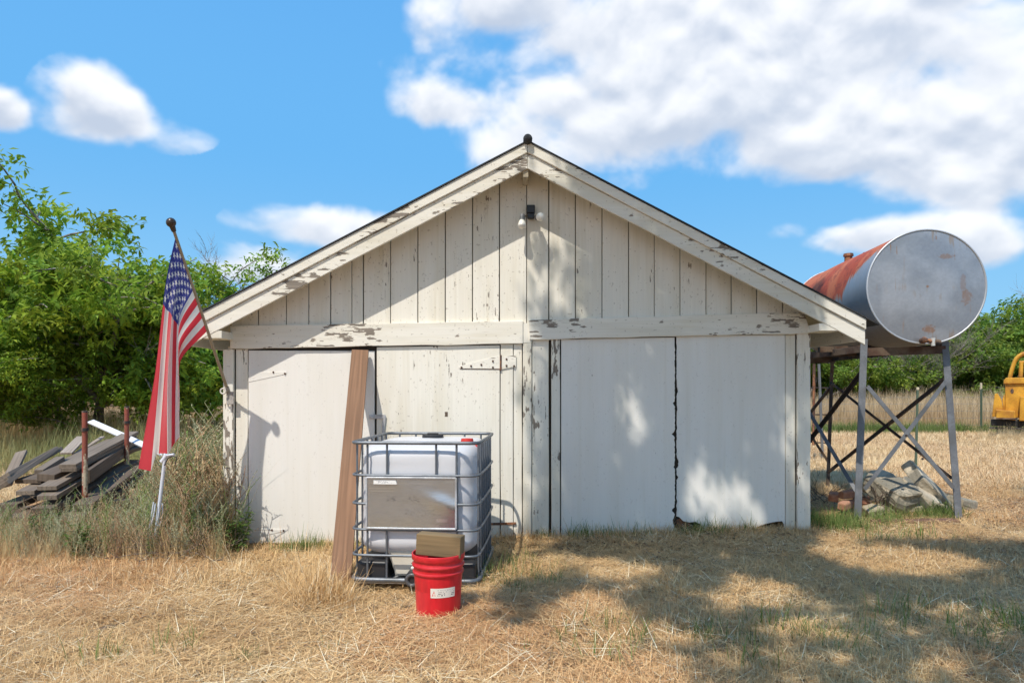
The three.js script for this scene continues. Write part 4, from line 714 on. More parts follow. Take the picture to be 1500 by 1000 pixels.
// ------------------------------------------------------------------ leaves, trees
function leafGeo(l, w) {                                  // one leaf folded along its rib, tip drooping
  const p = [0, 0, 0, w / 2, 0.015 * l, l * 0.45, 0, -0.06 * l, l * 0.5, -w / 2, 0.015 * l, l * 0.45, 0, -0.22 * l, l];
  const i = [0, 1, 2, 0, 2, 3, 2, 1, 4, 3, 2, 4], g = new THREE.BufferGeometry(); g.setAttribute('position', new THREE.Float32BufferAttribute(i.flatMap((k) => p.slice(k * 3, k * 3 + 3)), 3)); return g;
}
function spray(seed, n, len, l, w, spread = 1) {          // a twig's worth of leaves
  const R = rng(seed), gs = [];
  for (let k = 0; k < n; k++) {
    const g = leafGeo(l * (0.65 + R() * 0.6), w * (0.7 + R() * 0.5)), t = R();
    g.rotateX((R() - 0.3) * 1.1); g.rotateZ((R() - 0.5) * 1.2); g.rotateY(R() * 6.283);
    g.translate((R() - 0.5) * 0.55 * len * spread, (R() - 0.5) * 0.4 * len * spread, (t - 0.5) * len); gs.push(g);
  }
  const g = mergeGeometries(gs); g.computeVertexNormals(); return g;
}
const leafM = (r, g, b, t = 0.5) => phys({ color: rgb(r, g, b), roughness: 0.92, transmission: t, thickness: 0, side: THREE.DoubleSide, specularIntensity: 0.25 });
const LEAF = leafM(1, 1, 1), sprayA = spray(1, 20, 0.58, 0.165, 0.075), sprayB = spray(2, 17, 0.62, 0.18, 0.08);
function skeleton(seed, o) {                              // branches as tapered tubes, and the points where leaves grow
  const R = rng(seed), wood = [], limbs = [], tips = [];
  const grow = (p, d, len, r, lv) => {
    const pts = [p.clone()], dir = d.clone(), n = 4; let q = p.clone();
    for (let i = 0; i < n; i++) { dir.add(V((R() - 0.5) * 0.42, (R() - 0.5) * 0.3 + (lv > 1 ? o.droop : 0.08), (R() - 0.5) * 0.42)).normalize(); q = q.clone().addScaledVector(dir, len / n); pts.push(q); }
    for (let i = 0; i < n; i++) (lv ? limbs : wood).push(rod(pts[i], pts[i + 1], r * (1 - i * 0.17), r * (1 - (i + 1) * 0.17), lv > 1 ? 4 : 7, true));
    if (lv >= 2) { const m = lv === 3 ? 3 : 2; for (let i = 0; i < m; i++) tips.push([pts[1 + Math.floor((i + 0.99) / m * (n - 0.01))].clone().add(V((R() - 0.5) * 0.35, (R() - 0.5) * 0.3, (R() - 0.5) * 0.35)), lv]); }
    if (lv < 3) { const k = [o.limbs, 5, 4][lv]; for (let i = 0; i < k; i++) { const t = lv === 0 ? 0.55 + 0.45 * (i / k) : 0.3 + 0.7 * (i + R() * 0.6) / k, f = t * n, a = Math.min(n - 1, Math.floor(f)), at = pts[a].clone().lerp(pts[a + 1], f - a); const az = i * 2.4 + R() * 1.0, tilt = lv === 0 ? o.open * (1.25 - 0.95 * i / k) * (0.85 + 0.3 * R()) : 0.5 + R() * 0.75, side = V(Math.cos(az), 0, Math.sin(az)); const nd = (lv === 0 ? V(0, 1, 0) : dir.clone()).multiplyScalar(Math.cos(tilt)).addScaledVector(side, Math.sin(tilt)).normalize(); grow(at, nd, len * (lv === 0 ? o.reach : 0.62) * (0.75 + R() * 0.45), r * (lv === 0 ? 0.5 : 0.55), lv + 1); } }
  };
  grow(V(0, -0.1, 0), V((R() - 0.5) * 0.2, 1, (R() - 0.5) * 0.2).normalize(), o.trunk, o.r, 0);
  return { wood, limbs, tips };
}
const GREEN = [0.27, 0.40, 0.045];
function crown(tips, seed, geo, per, size, col, clip) {
  const R = rng(seed), m = new THREE.Matrix4(), list = [];
  for (const [p, lv] of tips) for (let k = 0, kk = R() < 0.28 ? 0 : per; k < kk; k++) { const q = p.clone().add(V((R() - 0.5) * 0.75, (R() - 0.55) * 0.6, (R() - 0.5) * 0.75).multiplyScalar(size)); const t = R(), rot = [R() * 6.3, (R() - 0.5) * 1.4]; if (q.y < 0.35 || (clip && !clip(q))) continue; list.push([q, t, rot]); }
  const im = new THREE.InstancedMesh(geo, LEAF, list.length); im.name = 'crown'; im.userData.kind = 'stuff';
  const c = new THREE.Color();
  list.forEach(([q, t, rot], i) => { const e = new THREE.Quaternion().setFromEuler(new THREE.Euler(rot[1], rot[0], 0, 'YXZ')); m.compose(q, e, V(1, 1, 1).multiplyScalar(size * (0.8 + t * 0.5))); im.setMatrixAt(i, m); const k = 0.62 + 0.75 * ((t * 7919) % 1), y = ((t * 104729) % 1); c.setRGB(col[0] * k * (0.85 + 0.4 * y), col[1] * k, col[2] * k * (1.15 - 0.4 * y)); im.setColorAt(i, c); });
  return im;
}
function makeTree(seed, o, label, cat = 'tree') {
  const t = thing('leafy_tree', label, cat, V(0, 0, 0), null, 0, false), s = skeleton(seed, o);
  part('trunk', s.wood, M.bark, t); part('limbs', s.limbs, M.deadBark, t);
  t.add(crown(s.tips, seed + 1, o.geo ?? sprayA, o.per ?? 5, o.size ?? 1, o.col ?? GREEN)); t.userData.group = o.group;
  return t;
}
function twigs(seed, a, d, len, r, lv) {                  // bare dead branches
  const R = rng(seed), gs = [];
  const g = (p, dir, l, rr, k) => { let q = p.clone(); const dd = dir.clone(), n = 5; for (let i = 0; i < n; i++) { const e = q.clone().addScaledVector(dd, l / n); gs.push(rod(q, e, rr * (1 - i * 0.15), rr * (1 - (i + 1) * 0.15), 4, true)); if (k < lv && i) for (let j = 0; j < (k ? 2 : 1) + (R() < 0.5 ? 1 : 0); j++) { const nd = dd.clone().add(V((R() - 0.5) * 2, (R() - 0.35) * 1.4, (R() - 0.5) * 2)).normalize(); g(e, nd, l * (0.4 + R() * 0.25), rr * 0.5, k + 1); } dd.add(V((R() - 0.5) * 0.5, (R() - 0.4) * 0.4, (R() - 0.5) * 0.5)).normalize(); q = e; } };
  g(a, d.clone().normalize(), len, r, 0); return gs;
}
{
  const place = (t, x, z, s, turn) => { t.position.set(x, ground(x, z) - 0.05, z); t.scale.set(s, s, s); t.rotation.y = turn; return t; };
  const copy = (src, label) => { const c = src.clone(); c.name = numbered('leafy_tree'); c.userData = { ...src.userData, label }; scene.add(c); return c; };
  const GL = 'leafy trees of the orchard on the left', GR = 'green trees behind the field fence';
  const A = makeTree(11, { trunk: 2.0, r: 0.16, limbs: 8, reach: 1.35, open: 1.1, droop: -0.06, group: GL }, 'bright green orchard tree right behind the flag and lumber heap');
  const B = makeTree(23, { trunk: 2.1, r: 0.17, limbs: 8, reach: 1.35, open: 1.05, droop: -0.03, group: GL, geo: sprayB }, 'large green tree with a bare dead top at the left edge');
  place(A, -12.2, -20, 1.24, 0.6); place(B, -13.8, -17, 0.68, 2.0);
  part('dead_limb', twigs(5, V(0.5, 3.6, 0), V(0.1, 1, 0.05), 2.3, 0.04, 3), M.deadBark, B, { label: 'bare grey dead branches above the leaves' });
  part('dead_limb', twigs(7, V(1.0, 3.0, 0.3), V(1, 0.25, 0.1), 1.7, 0.035, 2), M.deadBark, B);
  part('dead_limb', twigs(8, V(0.2, 1.6, 1.0), V(0.9, 0.3, 0.7), 1.6, 0.025, 2), M.deadBark, A);
  place(copy(A, 'green tree whose top shows just right of the flagpole ball'), -11.2, -21.5, 1.06, 2.6);
  place(copy(B, 'dark green tree low behind the barn corner and weeds'), -10.4, -23.5, 0.86, 4.0);
  place(copy(A, 'orchard tree filling the gap behind the white board'), -15.8, -24, 0.95, 4.4);
  place(copy(B, 'orchard tree behind the dead topped tree at far left'), -19.5, -22, 0.82, 1.0);
  place(copy(A, 'distant orchard tree peeping over the left barn roof'), -13.4, -32, 0.85, 1.5);
  place(copy(B, 'shaded orchard tree deep behind the flag'), -19.5, -31, 1.1, 3.1);
  place(copy(A, 'shaded orchard tree deep at the left edge'), -26, -32, 1.2, 5.0);
  place(copy(B, 'small low tree in shade left of the lumber heap'), -15.4, -17.5, 0.42, 5.2);
  const dk = [0.21, 0.32, 0.05];
  const Cc = makeTree(37, { trunk: 1.5, r: 0.16, limbs: 7, reach: 1.75, open: 1.15, droop: -0.05, group: GR, col: dk, per: 5 }, 'green tree behind the fence just right of the tank');
  part('dead_limb', twigs(9, V(-1.4, 0.8, 1.5), V(-0.5, 0.8, 0.5), 3.0, 0.035, 3), M.deadBark, Cc); part('dead_limb', twigs(12, V(-2.2, 0.5, 1.8), V(0.2, 0.8, 0.4), 2.4, 0.03, 3), M.deadBark, Cc);
  place(Cc, 23.6, -36, 1.12, 0);
  const D2 = copy(Cc, 'green tree behind the fence under the tank, with grey bare twigs'); place(D2, 18.6, -35, 0.95, 0.9);
  place(copy(Cc, 'green tree behind the fence seen between the stand legs'), 14.6, -34, 0.95, 2.2);
  place(copy(Cc, 'tall green tree behind the yellow machine at the right edge'), 28.0, -35.5, 1.35, 3.6);
  place(copy(A, 'light green tree with loose top right of the tank end'), 26.2, -38, 1.1, 1.2);
  place(copy(Cc, 'green tree behind the barn corner and steel frame'), 17.2, -38, 1.0, 4.6);
  place(copy(Cc, 'second row tree behind the stand legs'), 20.8, -42, 1.05, 5.4);
  place(copy(Cc, 'second row tree behind the machine'), 33, -41, 1.25, 1.9);
  // far woods closing the horizon
  const R = rng(91), n = 520, im = new THREE.InstancedMesh(spray(5, 170, 5.5, 0.8, 0.5, 0.95), LEAF, n), mm = new THREE.Matrix4(), col = new THREE.Color();
  for (let i = 0; i < n; i++) { const a = (R() - 0.5) * 3.4, r = 75 + R() * 40, x = Math.sin(a) * r, z = -Math.cos(a) * r; mm.compose(V(x, 0.9 + R() * 2.2, z), new THREE.Quaternion().setFromEuler(new THREE.Euler(0, R() * 6.3, 0)), V(1, 1, 1).multiplyScalar(0.9 + R() * 0.5)); im.setMatrixAt(i, mm); const k = 0.7 + R() * 0.5; col.setRGB(0.075 * k, 0.135 * k, 0.03 * k); im.setColorAt(i, col); }
  im.name = 'distant_woods'; tag(im, 'far line of woods closing the horizon behind the fields', 'woods', null, 'stuff'); scene.add(im);
}
// the big tree whose shade falls on the barn and yard: it stands behind the photographer's right shoulder
{
  const base = V(7.2, 0.05, 3.4), t = thing('shade_tree', 'big spreading tree by the yard that shades the right of the barn', 'tree', base, null, 0, false);
  const R = rng(606), pts = [], sd = V(-SUN.x, -SUN.y, -SUN.z);
  const L1 = (a, b, r0, r1) => { const c = a.clone().lerp(b, 0.5).add(V((R() - 0.5) * 0.6, 0.3, (R() - 0.5) * 0.6)); return [rod(a, c, r0, (r0 + r1) / 2, 9, true), rod(c, b, (r0 + r1) / 2, r1, 9, true)]; };
  part('trunk', L1(V(0, -0.2, 0), V(-0.5, 4.6, -0.6), 0.36, 0.24), M.bark, t);
  const fork = V(-0.5, 4.55, -0.6), ends = [[-5.5, 9.0, -2.5], [-3.0, 10.5, -3.5], [-1.0, 11.0, -4.5], [1.5, 10, -3], [-4.0, 8.0, -4.8], [2.8, 8.6, -1.5], [-2.5, 8.8, -1.0]].map((q) => V(...q));
  for (const e of ends) part('limb', L1(fork, e, 0.15, 0.05), M.bark, t);
  // openings in the crown, named by where their sun flecks fall: photo pixels on the wall or the ground
  const el = (x, y, cx, cy, a, b, th) => { const c = Math.cos(th), s = Math.sin(th), dx = x - cx, dy = y - cy, u = (dx * c + dy * s) / a, v = (-dx * s + dy * c) / b; return u * u + v * v < 1; };
  const wall = (x, y) => {
    if (y < 470) { if (x < 858 + 10 * Math.sin(y * 0.06)) return el(x, y, 798, 383, 20, 14, 0) || el(x, y, 797, 452, 16, 16, 0) ? 0.8 : 0; return 1; }
    if (x < 790 + 10 * Math.sin(y * 0.05)) return 0;
    if (x < 806 && y > 520 && Math.sin(y * 0.09) > 0.1) return 0.2;
    if (el(x, y, 932, 612, 54, 28, 1.2) || el(x, y, 918, 570, 14, 10, 1.2) || el(x, y, 1026, 728, 70, 29, 1.05) || el(x, y, 1086, 728, 74, 32, 1.0) || el(x, y, 1114, 750, 42, 20, 1.1) || el(x, y, 1160, 640, 90, 24, 1.45) || el(x, y, 1146, 604, 20, 12, 0) || el(x, y, 1015, 642, 20, 16, 1)) return 0;
    if (el(x, y, 1083, 600, 14, 24, 0.2) || el(x, y, 968, 735, 13, 18, 0.2) || el(x, y, 1040, 575, 9, 13, 0)) return 0.35;
    return 1;
  };
  const ground2 = (x, y) => {
    if (y < 772) return x > 1188 ? 0 : 1;
    if (el(x, y, 905, 840, 78, 20, 0.1) || el(x, y, 1105, 878, 80, 22, -0.05) || el(x, y, 1330, 830, 125, 26, 0.08) || el(x, y, 870, 905, 60, 36, 0.3) || el(x, y, 1225, 805, 50, 16, 0) || el(x, y, 1000, 945, 50, 20, 0.2) || el(x, y, 1180, 930, 60, 16, 0.1) || el(x, y, 1400, 905, 60, 14, 0)) return 0;
    if (y < 800 && x > 1190) return 0;
    const edge = 790 + 25 * Math.sin(y * 0.07) + Math.max(0, y - 830) * 1.3;
    if (x > edge + 120 && y > 800) return y > 885 ? 0.33 : 0.56;
    if (x > 800 && y < 815) return x > 840 ? 1 : 0.4;
    if (el(x, y, 800, 868, 58, 15, -0.25) || el(x, y, 770, 905, 30, 12, 0.4) || el(x, y, 935, 838, 18, 34, -0.3) || el(x, y, 1000, 905, 70, 26, 0.5) || el(x, y, 905, 825, 70, 7, 0.3)) return 1;
    return x > edge ? 0.24 : 0;
  };
  const need = (q) => {
    const k = (q.z + BW) / -sd.z, w = q.clone().addScaledVector(sd, k);
    const onWall = k > 0 && w.y > 0.0 && w.x > -3.0 && w.x < 3.12;
    if (onWall) return wall(750 + w.x * FOCAL / BW, HORIZON - (w.y - EYE) * FOCAL / BW);
    const g0 = q.clone().addScaledVector(sd, (q.y - 0.02) / -sd.y), g1 = q.clone().addScaledVector(sd, (q.y - ground(g0.x, g0.z)) / -sd.y);
    if (g1.z > -1) return 0.9;
    if (g1.z < -BW && w.y < 5) return 0.0 + (w.x > 3.1 && w.x < 6 ? 0 : 0.3);
    return ground2(750 + g1.x * FOCAL / -g1.z, HORIZON - (g1.y - EYE) * FOCAL / -g1.z);
  };
  const N = 30000, c = V(2.2, 9.4, -0.6), list = [];
  for (let i = 0; i < N; i++) {
    const a = R() * 6.283, h = R() * 2 - 1, r = Math.cbrt(R()), s = Math.sqrt(1 - h * h), q = V(c.x + 6.2 * r * s * Math.cos(a), c.y + 3.4 * r * h, c.z + 4.6 * r * s * Math.sin(a));
    const bl = free(q.x * 0.9 + 9, q.z * 0.9 + q.y * 0.8 + 9, 2, 808);
    const nd = need(q); if (R() > nd || R() < (bl < 0.40 ? 0.2 : 0)) continue;
    list.push(q.sub(base));
  }
  const im = new THREE.InstancedMesh(spray(8, 9, 0.30, 0.11, 0.06), LEAF, list.length), mm = new THREE.Matrix4(), col = new THREE.Color();
  list.forEach((q, i) => { mm.compose(q, new THREE.Quaternion().setFromEuler(new THREE.Euler((R() - 0.5) * 1.2, R() * 6.3, 0, 'YXZ')), V(1, 1, 1).multiplyScalar(0.8 + R() * 0.5)); im.setMatrixAt(i, mm); const k = 0.7 + R() * 0.6; col.setRGB(GREEN[0] * k, GREEN[1] * k, GREEN[2] * k); im.setColorAt(i, col); });
  im.name = 'crown'; im.userData.kind = 'stuff'; t.add(im);
  console.log('shade clumps', list.length);
}

// ------------------------------------------------------------------ dry grass, straw, weeds
function blade(R, len, w, lean, az, bend = 0.5, x = 0, z = 0, seg = 3) {
  const p = [], dx = Math.cos(az), dz = Math.sin(az), sx = -dz * w / 2, sz = dx * w / 2, L = [];
  let a = Math.PI / 2 - lean, px = x, py = 0, pz = z;
  for (let i = 0; i <= seg; i++) { const k = 1 - 0.85 * i / seg; L.push([px - sx * k, py, pz - sz * k, px + sx * k, py, pz + sz * k]); px += dx * Math.cos(a) * len / seg; pz += dz * Math.cos(a) * len / seg; py += Math.sin(a) * len / seg; a -= bend / seg * (1 + R() * 0.5); if (py < 0.004) py = 0.004; }
  for (let i = 0; i < seg; i++) { const q = L[i], r = L[i + 1]; p.push(q[0], q[1], q[2], q[3], q[4], q[5], r[0], r[1], r[2], r[0], r[1], r[2], q[3], q[4], q[5], r[3], r[4], r[5]); }
  const g = new THREE.BufferGeometry(); g.setAttribute('position', new THREE.Float32BufferAttribute(p, 3)); return g;
}
function bunch(list) { const g = mergeGeometries(list); g.computeVertexNormals(); return g; }
const strawM = std({ color: rgb(1, 1, 1), roughness: 0.8, side: THREE.DoubleSide });
function tuft(seed, n, len, w, lean, rad, bend) { const R = rng(seed), l = []; for (let i = 0; i < n; i++) { const a = R() * 6.283, r = Math.sqrt(R()) * rad; l.push(blade(R, len * (0.4 + R() * 0.8), w * (0.7 + R() * 0.6), lean * (0.25 + R()), R() * 6.283, bend * (R() * 1.6 - 0.2), Math.cos(a) * r, Math.sin(a) * r, 2)); } return bunch(l); }
function litter(seed, n, rad) {                           // cut stalks lying flat
  const R = rng(seed), l = [];
  for (let i = 0; i < n; i++) { const a = R() * 6.283, r = Math.sqrt(R()) * rad, g = blade(R, 0.035 + R() * R() * 0.24, 0.002 + R() * 0.0025, 1.42 + R() * 0.16, R() * 6.283, 0.15 * (R() - 0.5), Math.cos(a) * r, Math.sin(a) * r, 2); g.translate(0, 0.006 + R() * 0.04, 0); l.push(g); }
  return bunch(l);
}
const inBarn = (x, z) => x > -2.98 && x < 3.06 && z < -7.06 && z > -15.5;
const CX = new THREE.Color();
function scatter(name, geos, n, sample, color, label, cat, mat = strawM, size = [0.7, 1.4]) {
  const per = geos.map(() => []); const R = rng(name.length * 977 + n);
  for (let i = 0; i < n; i++) { const s = sample(R); if (!s || inBarn(s[0], s[1])) continue; per[Math.floor(R() * geos.length)].push(s); }
  const holder = geos.length > 1 ? thing(name, label, cat, V(0, 0, 0), null, 0, false) : null; if (holder) holder.userData.kind = 'stuff';
  per.forEach((list, k) => {
    const im = new THREE.InstancedMesh(geos[k], mat, list.length), m = new THREE.Matrix4();
    list.forEach(([x, z, sc = 1], i) => { const s = sc * lerp(...size, R()); m.compose(V(x, ground(x, z) - 0.004, z), new THREE.Quaternion().setFromEuler(new THREE.Euler((R() - 0.5) * 0.2, R() * 6.283, (R() - 0.5) * 0.2)), V(s, s * (0.85 + R() * 0.3), s)); im.setMatrixAt(i, m); const c = color(R, x, z); CX.setRGB(c[0], c[1], c[2]); im.setColorAt(i, CX); });
    im.userData.kind = 'stuff';
    if (holder) { im.name = 'clumps'; holder.add(im); } else { im.name = numbered(name); tag(im, label, cat, null, 'stuff'); scene.add(im); }
  });
}
const straw = (R, x, z) => {
  const n = free(x * 0.7 + 60, z * 0.7 + 60, 3, 33), t = R(), red = ss(0.5, 0.75, free(x * 0.5 + 7, z * 0.5 + 7, 3, 35)) * 0.8;
  let c = mix3([0.46, 0.255, 0.10], [0.95, 0.70, 0.36], clamp(t * 0.75 + (n - 0.3) * 0.6));
  c = mix3(c, [0.58, 0.26, 0.11], red * R()); if (R() < 0.08) c = [0.9, 0.8, 0.56]; if (R() < 0.06) c = [0.17, 0.115, 0.07];
  return c;
};
// near yard: places spread evenly over what lies within 10 m, thinning with distance
const yard = (d0, d1, wide = 0.86) => (R) => { const t = R(), D = 1 / lerp(1 / d0, 1 / d1, t) * (0.97 + R() * 0.06), x = (R() * 2 - 1) * (wide * D + 0.8); return [x, -D]; };
const tufts = [1, 2, 3, 4].map((s) => tuft(200 + s, 28, 0.075, 0.0032, 1.25, 0.10, 1.1)), lits = [1, 2, 3].map((s) => litter(300 + s, 40, 0.24));
scatter('dry_grass', tufts, 62000, (R) => { const p = yard(3.1, 11)(R); const bare = free(p[0] * 0.8 + 11, p[1] * 0.8 + 11, 3, 44); const path = ss(6.2, 6.5, -p[1]) * ss(7.6, 7.2, -p[1]) * ss(3.3, 3.6, p[0]); return (bare < 0.46 && R() < 0.7) || R() < path * 0.7 ? null : [...p, 0.75 + bare * 0.7]; }, straw, 'short dry golden grass stubble covering the yard', 'dry grass');
scatter('straw_litter', lits, 32000, yard(3.1, 12), straw, 'loose cut straw stalks scattered over the yard', 'straw');
const tufts2 = [5, 6].map((s) => tuft(200 + s, 34, 0.13, 0.0075, 1.25, 0.26, 0.9)), lit2 = (() => { const g = litter(310, 40, 0.3); g.scale(1.4, 1.4, 1.4); return g; })();
scatter('field_grass', [...tufts2, lit2], 52000, (R) => { const p = yard(10, 60, 0.95)(R); return [...p, 0.8 + p[1] * -0.012]; }, (R, x, z) => mix3(straw(R, x, z), [0.78, 0.60, 0.36], 0.5), 'mown dry grass of the field beyond the barn', 'dry grass');
{ const R = rng(71), l = []; for (let i = 0; i < 5; i++) { const g = leafGeo(0.03 + R() * 0.03, 0.018 + R() * 0.014); g.rotateX((R() - 0.5) * 1.2); g.rotateZ((R() - 0.5) * 1.2); g.rotateY(R() * 6.28); g.translate((R() - 0.5) * 0.3, 0.02 + R() * 0.025, (R() - 0.5) * 0.3); l.push(g); }
  scatter('dead_leaves', [bunch(l)], 9000, yard(3.1, 9), (R) => mix3([0.10, 0.06, 0.035], [0.34, 0.20, 0.11], R()), 'small brown dead leaves scattered among the straw', 'dead leaves');
  const c = new THREE.IcosahedronGeometry(0.02, 1), p = c.attributes.position; for (let i = 0; i < p.count; i++) { const k = 0.75 + 0.5 * free(p.getX(i) * 60 + 3, p.getY(i) * 60 + p.getZ(i) * 50 + 3, 2, 5); p.setXYZ(i, p.getX(i) * k, p.getY(i) * k * 0.7, p.getZ(i) * k); } c.computeVertexNormals(); c.deleteAttribute('uv');
  scatter('soil_clods', [c], 2600, (R) => { const q = yard(3.1, 10)(R); return free(q[0] * 0.8 + 11, q[1] * 0.8 + 11, 3, 44) < 0.47 ? [...q, 0.5 + R() * R() * 1.6] : null; }, (R) => mix3([0.20, 0.13, 0.08], [0.40, 0.31, 0.22], R()), 'small clods of dry soil in the bare patches of the yard', 'soil clods', std({ color: rgb(1, 1, 1), roughness: 1 })); }
// tall dry growth along and past the fence, and under the orchard trees
const tall = [1, 2, 3].map((s) => { const R = rng(400 + s), l = []; for (let i = 0; i < 34; i++) { const a = R() * 6.283, r = Math.sqrt(R()) * 0.3; l.push(blade(R, 0.75 + R() * 0.6, 0.010, R() * 0.28, R() * 6.283, 0.25 + R() * 0.5, Math.cos(a) * r, Math.sin(a) * r, 3)); } return bunch(l); });
scatter('tall_dry_grass', tall, 5200, (R) => { const x = 3 + R() * 34, z = -24.6 - R() * 8; return [x, z, 0.55 + 0.55 * free(x * 0.4, z * 0.4 + 90, 3, 46)]; }, (R, x) => mix3(mix3([0.50, 0.33, 0.19], [0.62, 0.49, 0.30], R()), [0.45, 0.40, 0.22], R() * 0.3), 'band of tall dry grass standing behind the wire fence', 'tall grass');
scatter('orchard_grass', tall, 4200, (R) => { const x = -7 - R() * 26, z = -12.5 - R() * 20; return [x, z, 0.35 + 0.4 * R()]; }, (R, x, z) => { const g = ss(0.42, 0.6, free(x * 0.25 + 3, z * 0.25 + 3, 3, 47)); return mix3(mix3([0.46, 0.30, 0.13], [0.60, 0.46, 0.22], R()), [0.22, 0.27, 0.09], g * 0.8); }, 'long yellowing grass growing under the orchard trees', 'grass');
scatter('loader_grass', tall, 160, (R) => { const a = V(15.4 + (R() - 0.5) * 3.6, 0, -19.9 + R() * 1.0); return [a.x, a.z, 0.26]; }, (R) => mix3([0.5, 0.36, 0.2], [0.7, 0.56, 0.33], R()), 'dry grass tufts in front of the yellow machine', 'dry grass');
// green shoots
const shoots = [1, 2].map((s) => tuft(500 + s, 20, 0.16, 0.006, 0.5, 0.09, 0.7));
const greenC = (R) => mix3([0.10, 0.17, 0.035], [0.24, 0.30, 0.10], R());
const patch = (x, y, D, rx, rz, n) => { const c = P(x, y, D); return { c, rx, rz, n }; };
const PT = [patch(1215, 770, 7.3, 0.30, 0.45, 80), patch(1275, 770, 7.35, 0.3, 0.25, 22), patch(1340, 760, 7.6, 0.5, 0.12, 34), patch(1375, 756, 7.7, 0.18, 0.15, 26), patch(1170, 975, 3.8, 0.5, 0.35, 12), patch(1350, 930, 4.2, 0.6, 0.5, 18), patch(1090, 945, 4.0, 0.5, 0.3, 10), patch(1480, 960, 3.9, 0.4, 0.4, 14), patch(1330, 800, 6.5, 0.6, 0.2, 10), patch(930, 790, 6.97, 1.3, 0.06, 26), patch(470, 812, 6.8, 0.5, 0.12, 30), patch(880, 950, 4, 0.5, 0.3, 8), patch(300, 940, 4.1, 0.8, 0.4, 10), patch(1390, 622, 22.8, 5, 0.4, 200), patch(1280, 622, 22.6, 4, 0.4, 220), patch(755, 850, 5.7, 0.5, 0.5, 24)];
{ let tot = 0; for (const p of PT) tot += p.n; const flat = PT.flatMap((p) => Array(p.n).fill(p)); let i = 0; scatter('green_shoots', shoots, tot, (R) => { const p = flat[i++ % flat.length], a = R() * 6.283, r = Math.sqrt(R()); return [p.c.x + Math.cos(a) * r * p.rx, p.c.z + Math.sin(a) * r * p.rz, p.c.z < -20 ? 2.0 : 1]; }, greenC, 'green grass shoots coming up through the dry straw', 'green grass', leafM(1, 1, 1, 0.3)); }
// weeds: stems that branch, small leaves, seed heads
function weed(seed, h, nst, leafy, leafL, leafW, lean = 0.3) {
  const R = rng(seed), l = [];
  const add = (g) => { const c = g.index ? g.toNonIndexed() : g; for (const k of Object.keys(c.attributes)) if (k !== 'position') c.deleteAttribute(k); l.push(c); };
  for (let s = 0; s < nst; s++) {
    let p = V((R() - 0.5) * 0.14, 0, (R() - 0.5) * 0.14); const d = V((R() - 0.5) * lean * 2, 1, (R() - 0.5) * lean * 2).normalize(), H = h * (0.55 + R() * 0.5), n = 7;
    for (let i = 0; i < n; i++) {
      const e = p.clone().addScaledVector(d, H / n); add(rod(p, e, 0.004, 0.0035, 3, true));
      if (i > 0) for (let k = 0; k < leafy; k++) { const g = leafGeo(leafL * (0.6 + R() * 0.7) * (1.15 - i / n * 0.6), leafW); g.rotateX(-0.5 + R() * 0.7); g.rotateY(R() * 6.283); g.translate(e.x, e.y, e.z); add(g); }
      if (i > 2) { const a = R() * 6.283, bd = V(Math.cos(a) * 0.7, 0.8, Math.sin(a) * 0.7).normalize(), bl = H * (0.14 + R() * 0.16), q = e.clone().addScaledVector(bd, bl); add(rod(e, q, 0.003, 0.002, 3, true)); for (let k = 0; k < 3; k++) { const g = leafGeo(leafL * 0.5, leafW * 0.7); g.rotateX(-0.9 + R() * 0.6); g.rotateY(R() * 6.283); const f = e.clone().lerp(q, 0.4 + k * 0.3); g.translate(f.x, f.y, f.z); add(g); } }
      p = e; d.add(V((R() - 0.5) * 0.3, 0.02, (R() - 0.5) * 0.3)).normalize();
    }
  }
  const g = mergeGeometries(l); g.computeVertexNormals(); return g;
}
const weedM = leafM(1, 1, 1, 0.3);
const weeds = [weed(1, 0.85, 6, 2, 0.07, 0.016), weed(2, 0.8, 6, 2, 0.06, 0.014), weed(3, 0.7, 7, 1, 0.055, 0.012, 0.5)];
const wh = (x, z) => { const px = 750 + x * FOCAL / -z; return 0.60 + 0.55 * ss(190, 300, px) * ss(-6.5, -7.1, z) - 0.16 * ss(200, 90, px); };
const weedSpot = (R) => { const z = -6.35 - R() * 2.4, pxl = R() * 345 - 15, x = (pxl - 750) * -z / FOCAL; if (z < -7.3 && pxl < 215) return null; if (pxl < 200 && R() < 0.35) return null; if (x > -2.98 && z < -6.95) return null; if (z > -6.7 && pxl > 120 && R() < 0.6) return null; return [x, z, wh(x, z)]; };
scatter('weeds', weeds, 900, weedSpot, (R, x, z) => { const t = R(); return t < 0.5 ? mix3([0.38, 0.40, 0.22], [0.56, 0.56, 0.38], R()) : t < 0.87 ? mix3([0.62, 0.47, 0.27], [0.46, 0.29, 0.19], R()) : [0.24, 0.34, 0.10]; }, 'grey green weeds growing tall at the left barn corner', 'weeds', weedM, [0.75, 1.25]);
scatter('tall_weed_grass', tall, 750, (R) => { const s = weedSpot(R); return s && [s[0], s[1], s[2] * 0.55]; }, (R) => mix3([0.60, 0.42, 0.20], [0.74, 0.60, 0.34], R()), 'dry straw coloured grass between the weeds by the barn corner', 'dry grass', strawM, [0.6, 1.2]);
const thatch = [7, 8].map((s) => tuft(220 + s, 30, 0.30, 0.006, 1.15, 0.2, 0.8));
scatter('matted_straw', thatch, 1500, (R) => { const k = R(); if (k < 0.6) { const px = R() * 520 - 20, z = -5.5 - R() * 1.4; return [(px - 750) * -z / FOCAL, z, 0.35 + 0.5 * R() * R()]; } if (k < 0.8) { const px = 440 + R() * 60, z = -5.1 - R() * 0.6; return [(px - 750) * -z / FOCAL, z, 0.8]; } const px = 560 + R() * 640, z = -6.85 - R() * 0.2; return [(px - 750) * -z / FOCAL, z, 0.55]; }, straw, 'matted long straw heaped along the wall and weeds', 'straw', strawM);
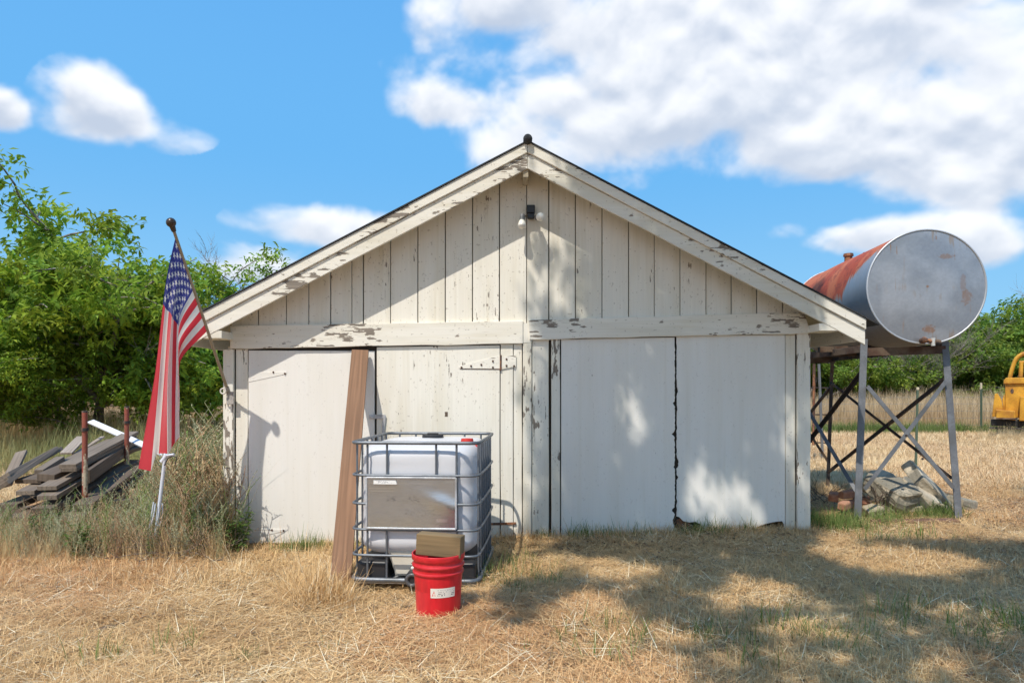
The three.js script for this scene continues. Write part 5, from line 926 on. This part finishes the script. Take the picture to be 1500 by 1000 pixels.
// leafy green weeds one can point to
{
  const lg = leafM(0.14, 0.23, 0.05), proto = thing('leafy_weed', 'dark green leafy weed at the foot of the left barn corner', 'weed', V(0, 0, 0), 'leafy green weeds', 0, false);
  part('foliage', weed(9, 0.5, 8, 4, 0.10, 0.045, 0.5), lg, proto);
  const put = (o, x, y, D, s, r) => { const p = P(x, y, D); o.position.set(p.x, ground(p.x, p.z), p.z); o.scale.setScalar(s); o.rotation.y = r; };
  const cp = (l) => { const c = proto.clone(); c.name = numbered('leafy_weed'); c.userData = { ...proto.userData, label: l }; scene.add(c); return c; };
  put(proto, 346, 800, 6.75, 0.95, 0);
  put(cp('bright green leafy weed in front of the lumber heap'), 112, 800, 6.5, 0.8, 1.7);
  put(cp('low green weed left of the near rusty pipe'), 62, 790, 6.9, 0.75, 3.0);
  put(cp('green weed in the thicket right of the standpipe'), 305, 795, 6.7, 0.7, 4.0);
  put(cp('small green weed by the sleeper and the concrete lumps'), 1378, 760, 7.8, 0.4, 5.0);
}
// dead brush
{
  const R = rng(303), gs = [];
  for (let i = 0; i < 46; i++) { const px = 205 + R() * 105, z = -6.35 - R() * 0.5, x = (px - 750) * -z / FOCAL, a = R() * 6.283; gs.push(...twigs(400 + i, V(x, ground(x, z) + 0.02 + R() * 0.14, z), V(Math.cos(a), 0.12 + R() * 0.25, Math.sin(a)), 0.24 + R() * 0.2, 0.005, 1)); }
  const g = merge(gs); solo('brush_heap', g, withPair(T.bark, { color: rgb(1.2, 1.1, 1.05), roughness: 0.95 }), 'heap of grey dead twigs at the foot of the standpipe weeds', 'brush heap').userData.kind = 'thing';
  const g2 = []; for (let i = 0; i < 10; i++) { const p = P(1180 + R() * 60, 715, 8.4 + R() * 0.5); g2.push(...twigs(500 + i, V(p.x, ground(p.x, p.z) + 0.05, p.z), V((R() - 0.5) * 2, 0.4 + R() * 0.6, (R() - 0.5)), 0.35, 0.006, 1)); }
  for (let i = 0; i < 9; i++) { const p = P(1276 + R() * 16, 730 + R() * 20, 7.9); g2.push(...twigs(600 + i, p, V((R() - 0.5) * 2, 0.3 + R() * 0.6, (R() - 0.5)), 0.22, 0.007, 1)); }
  solo('twig_heap', merge(g2), withPair(T.bark, { color: rgb(0.8, 0.7, 0.62), roughness: 0.95 }), 'dead brown twigs caught around the bricks by the tank stand', 'twigs');
}

scene.traverse((o) => { if (o.isMesh) { o.castShadow = true; o.receiveShadow = true; } });
renderer.render(scene, camera);
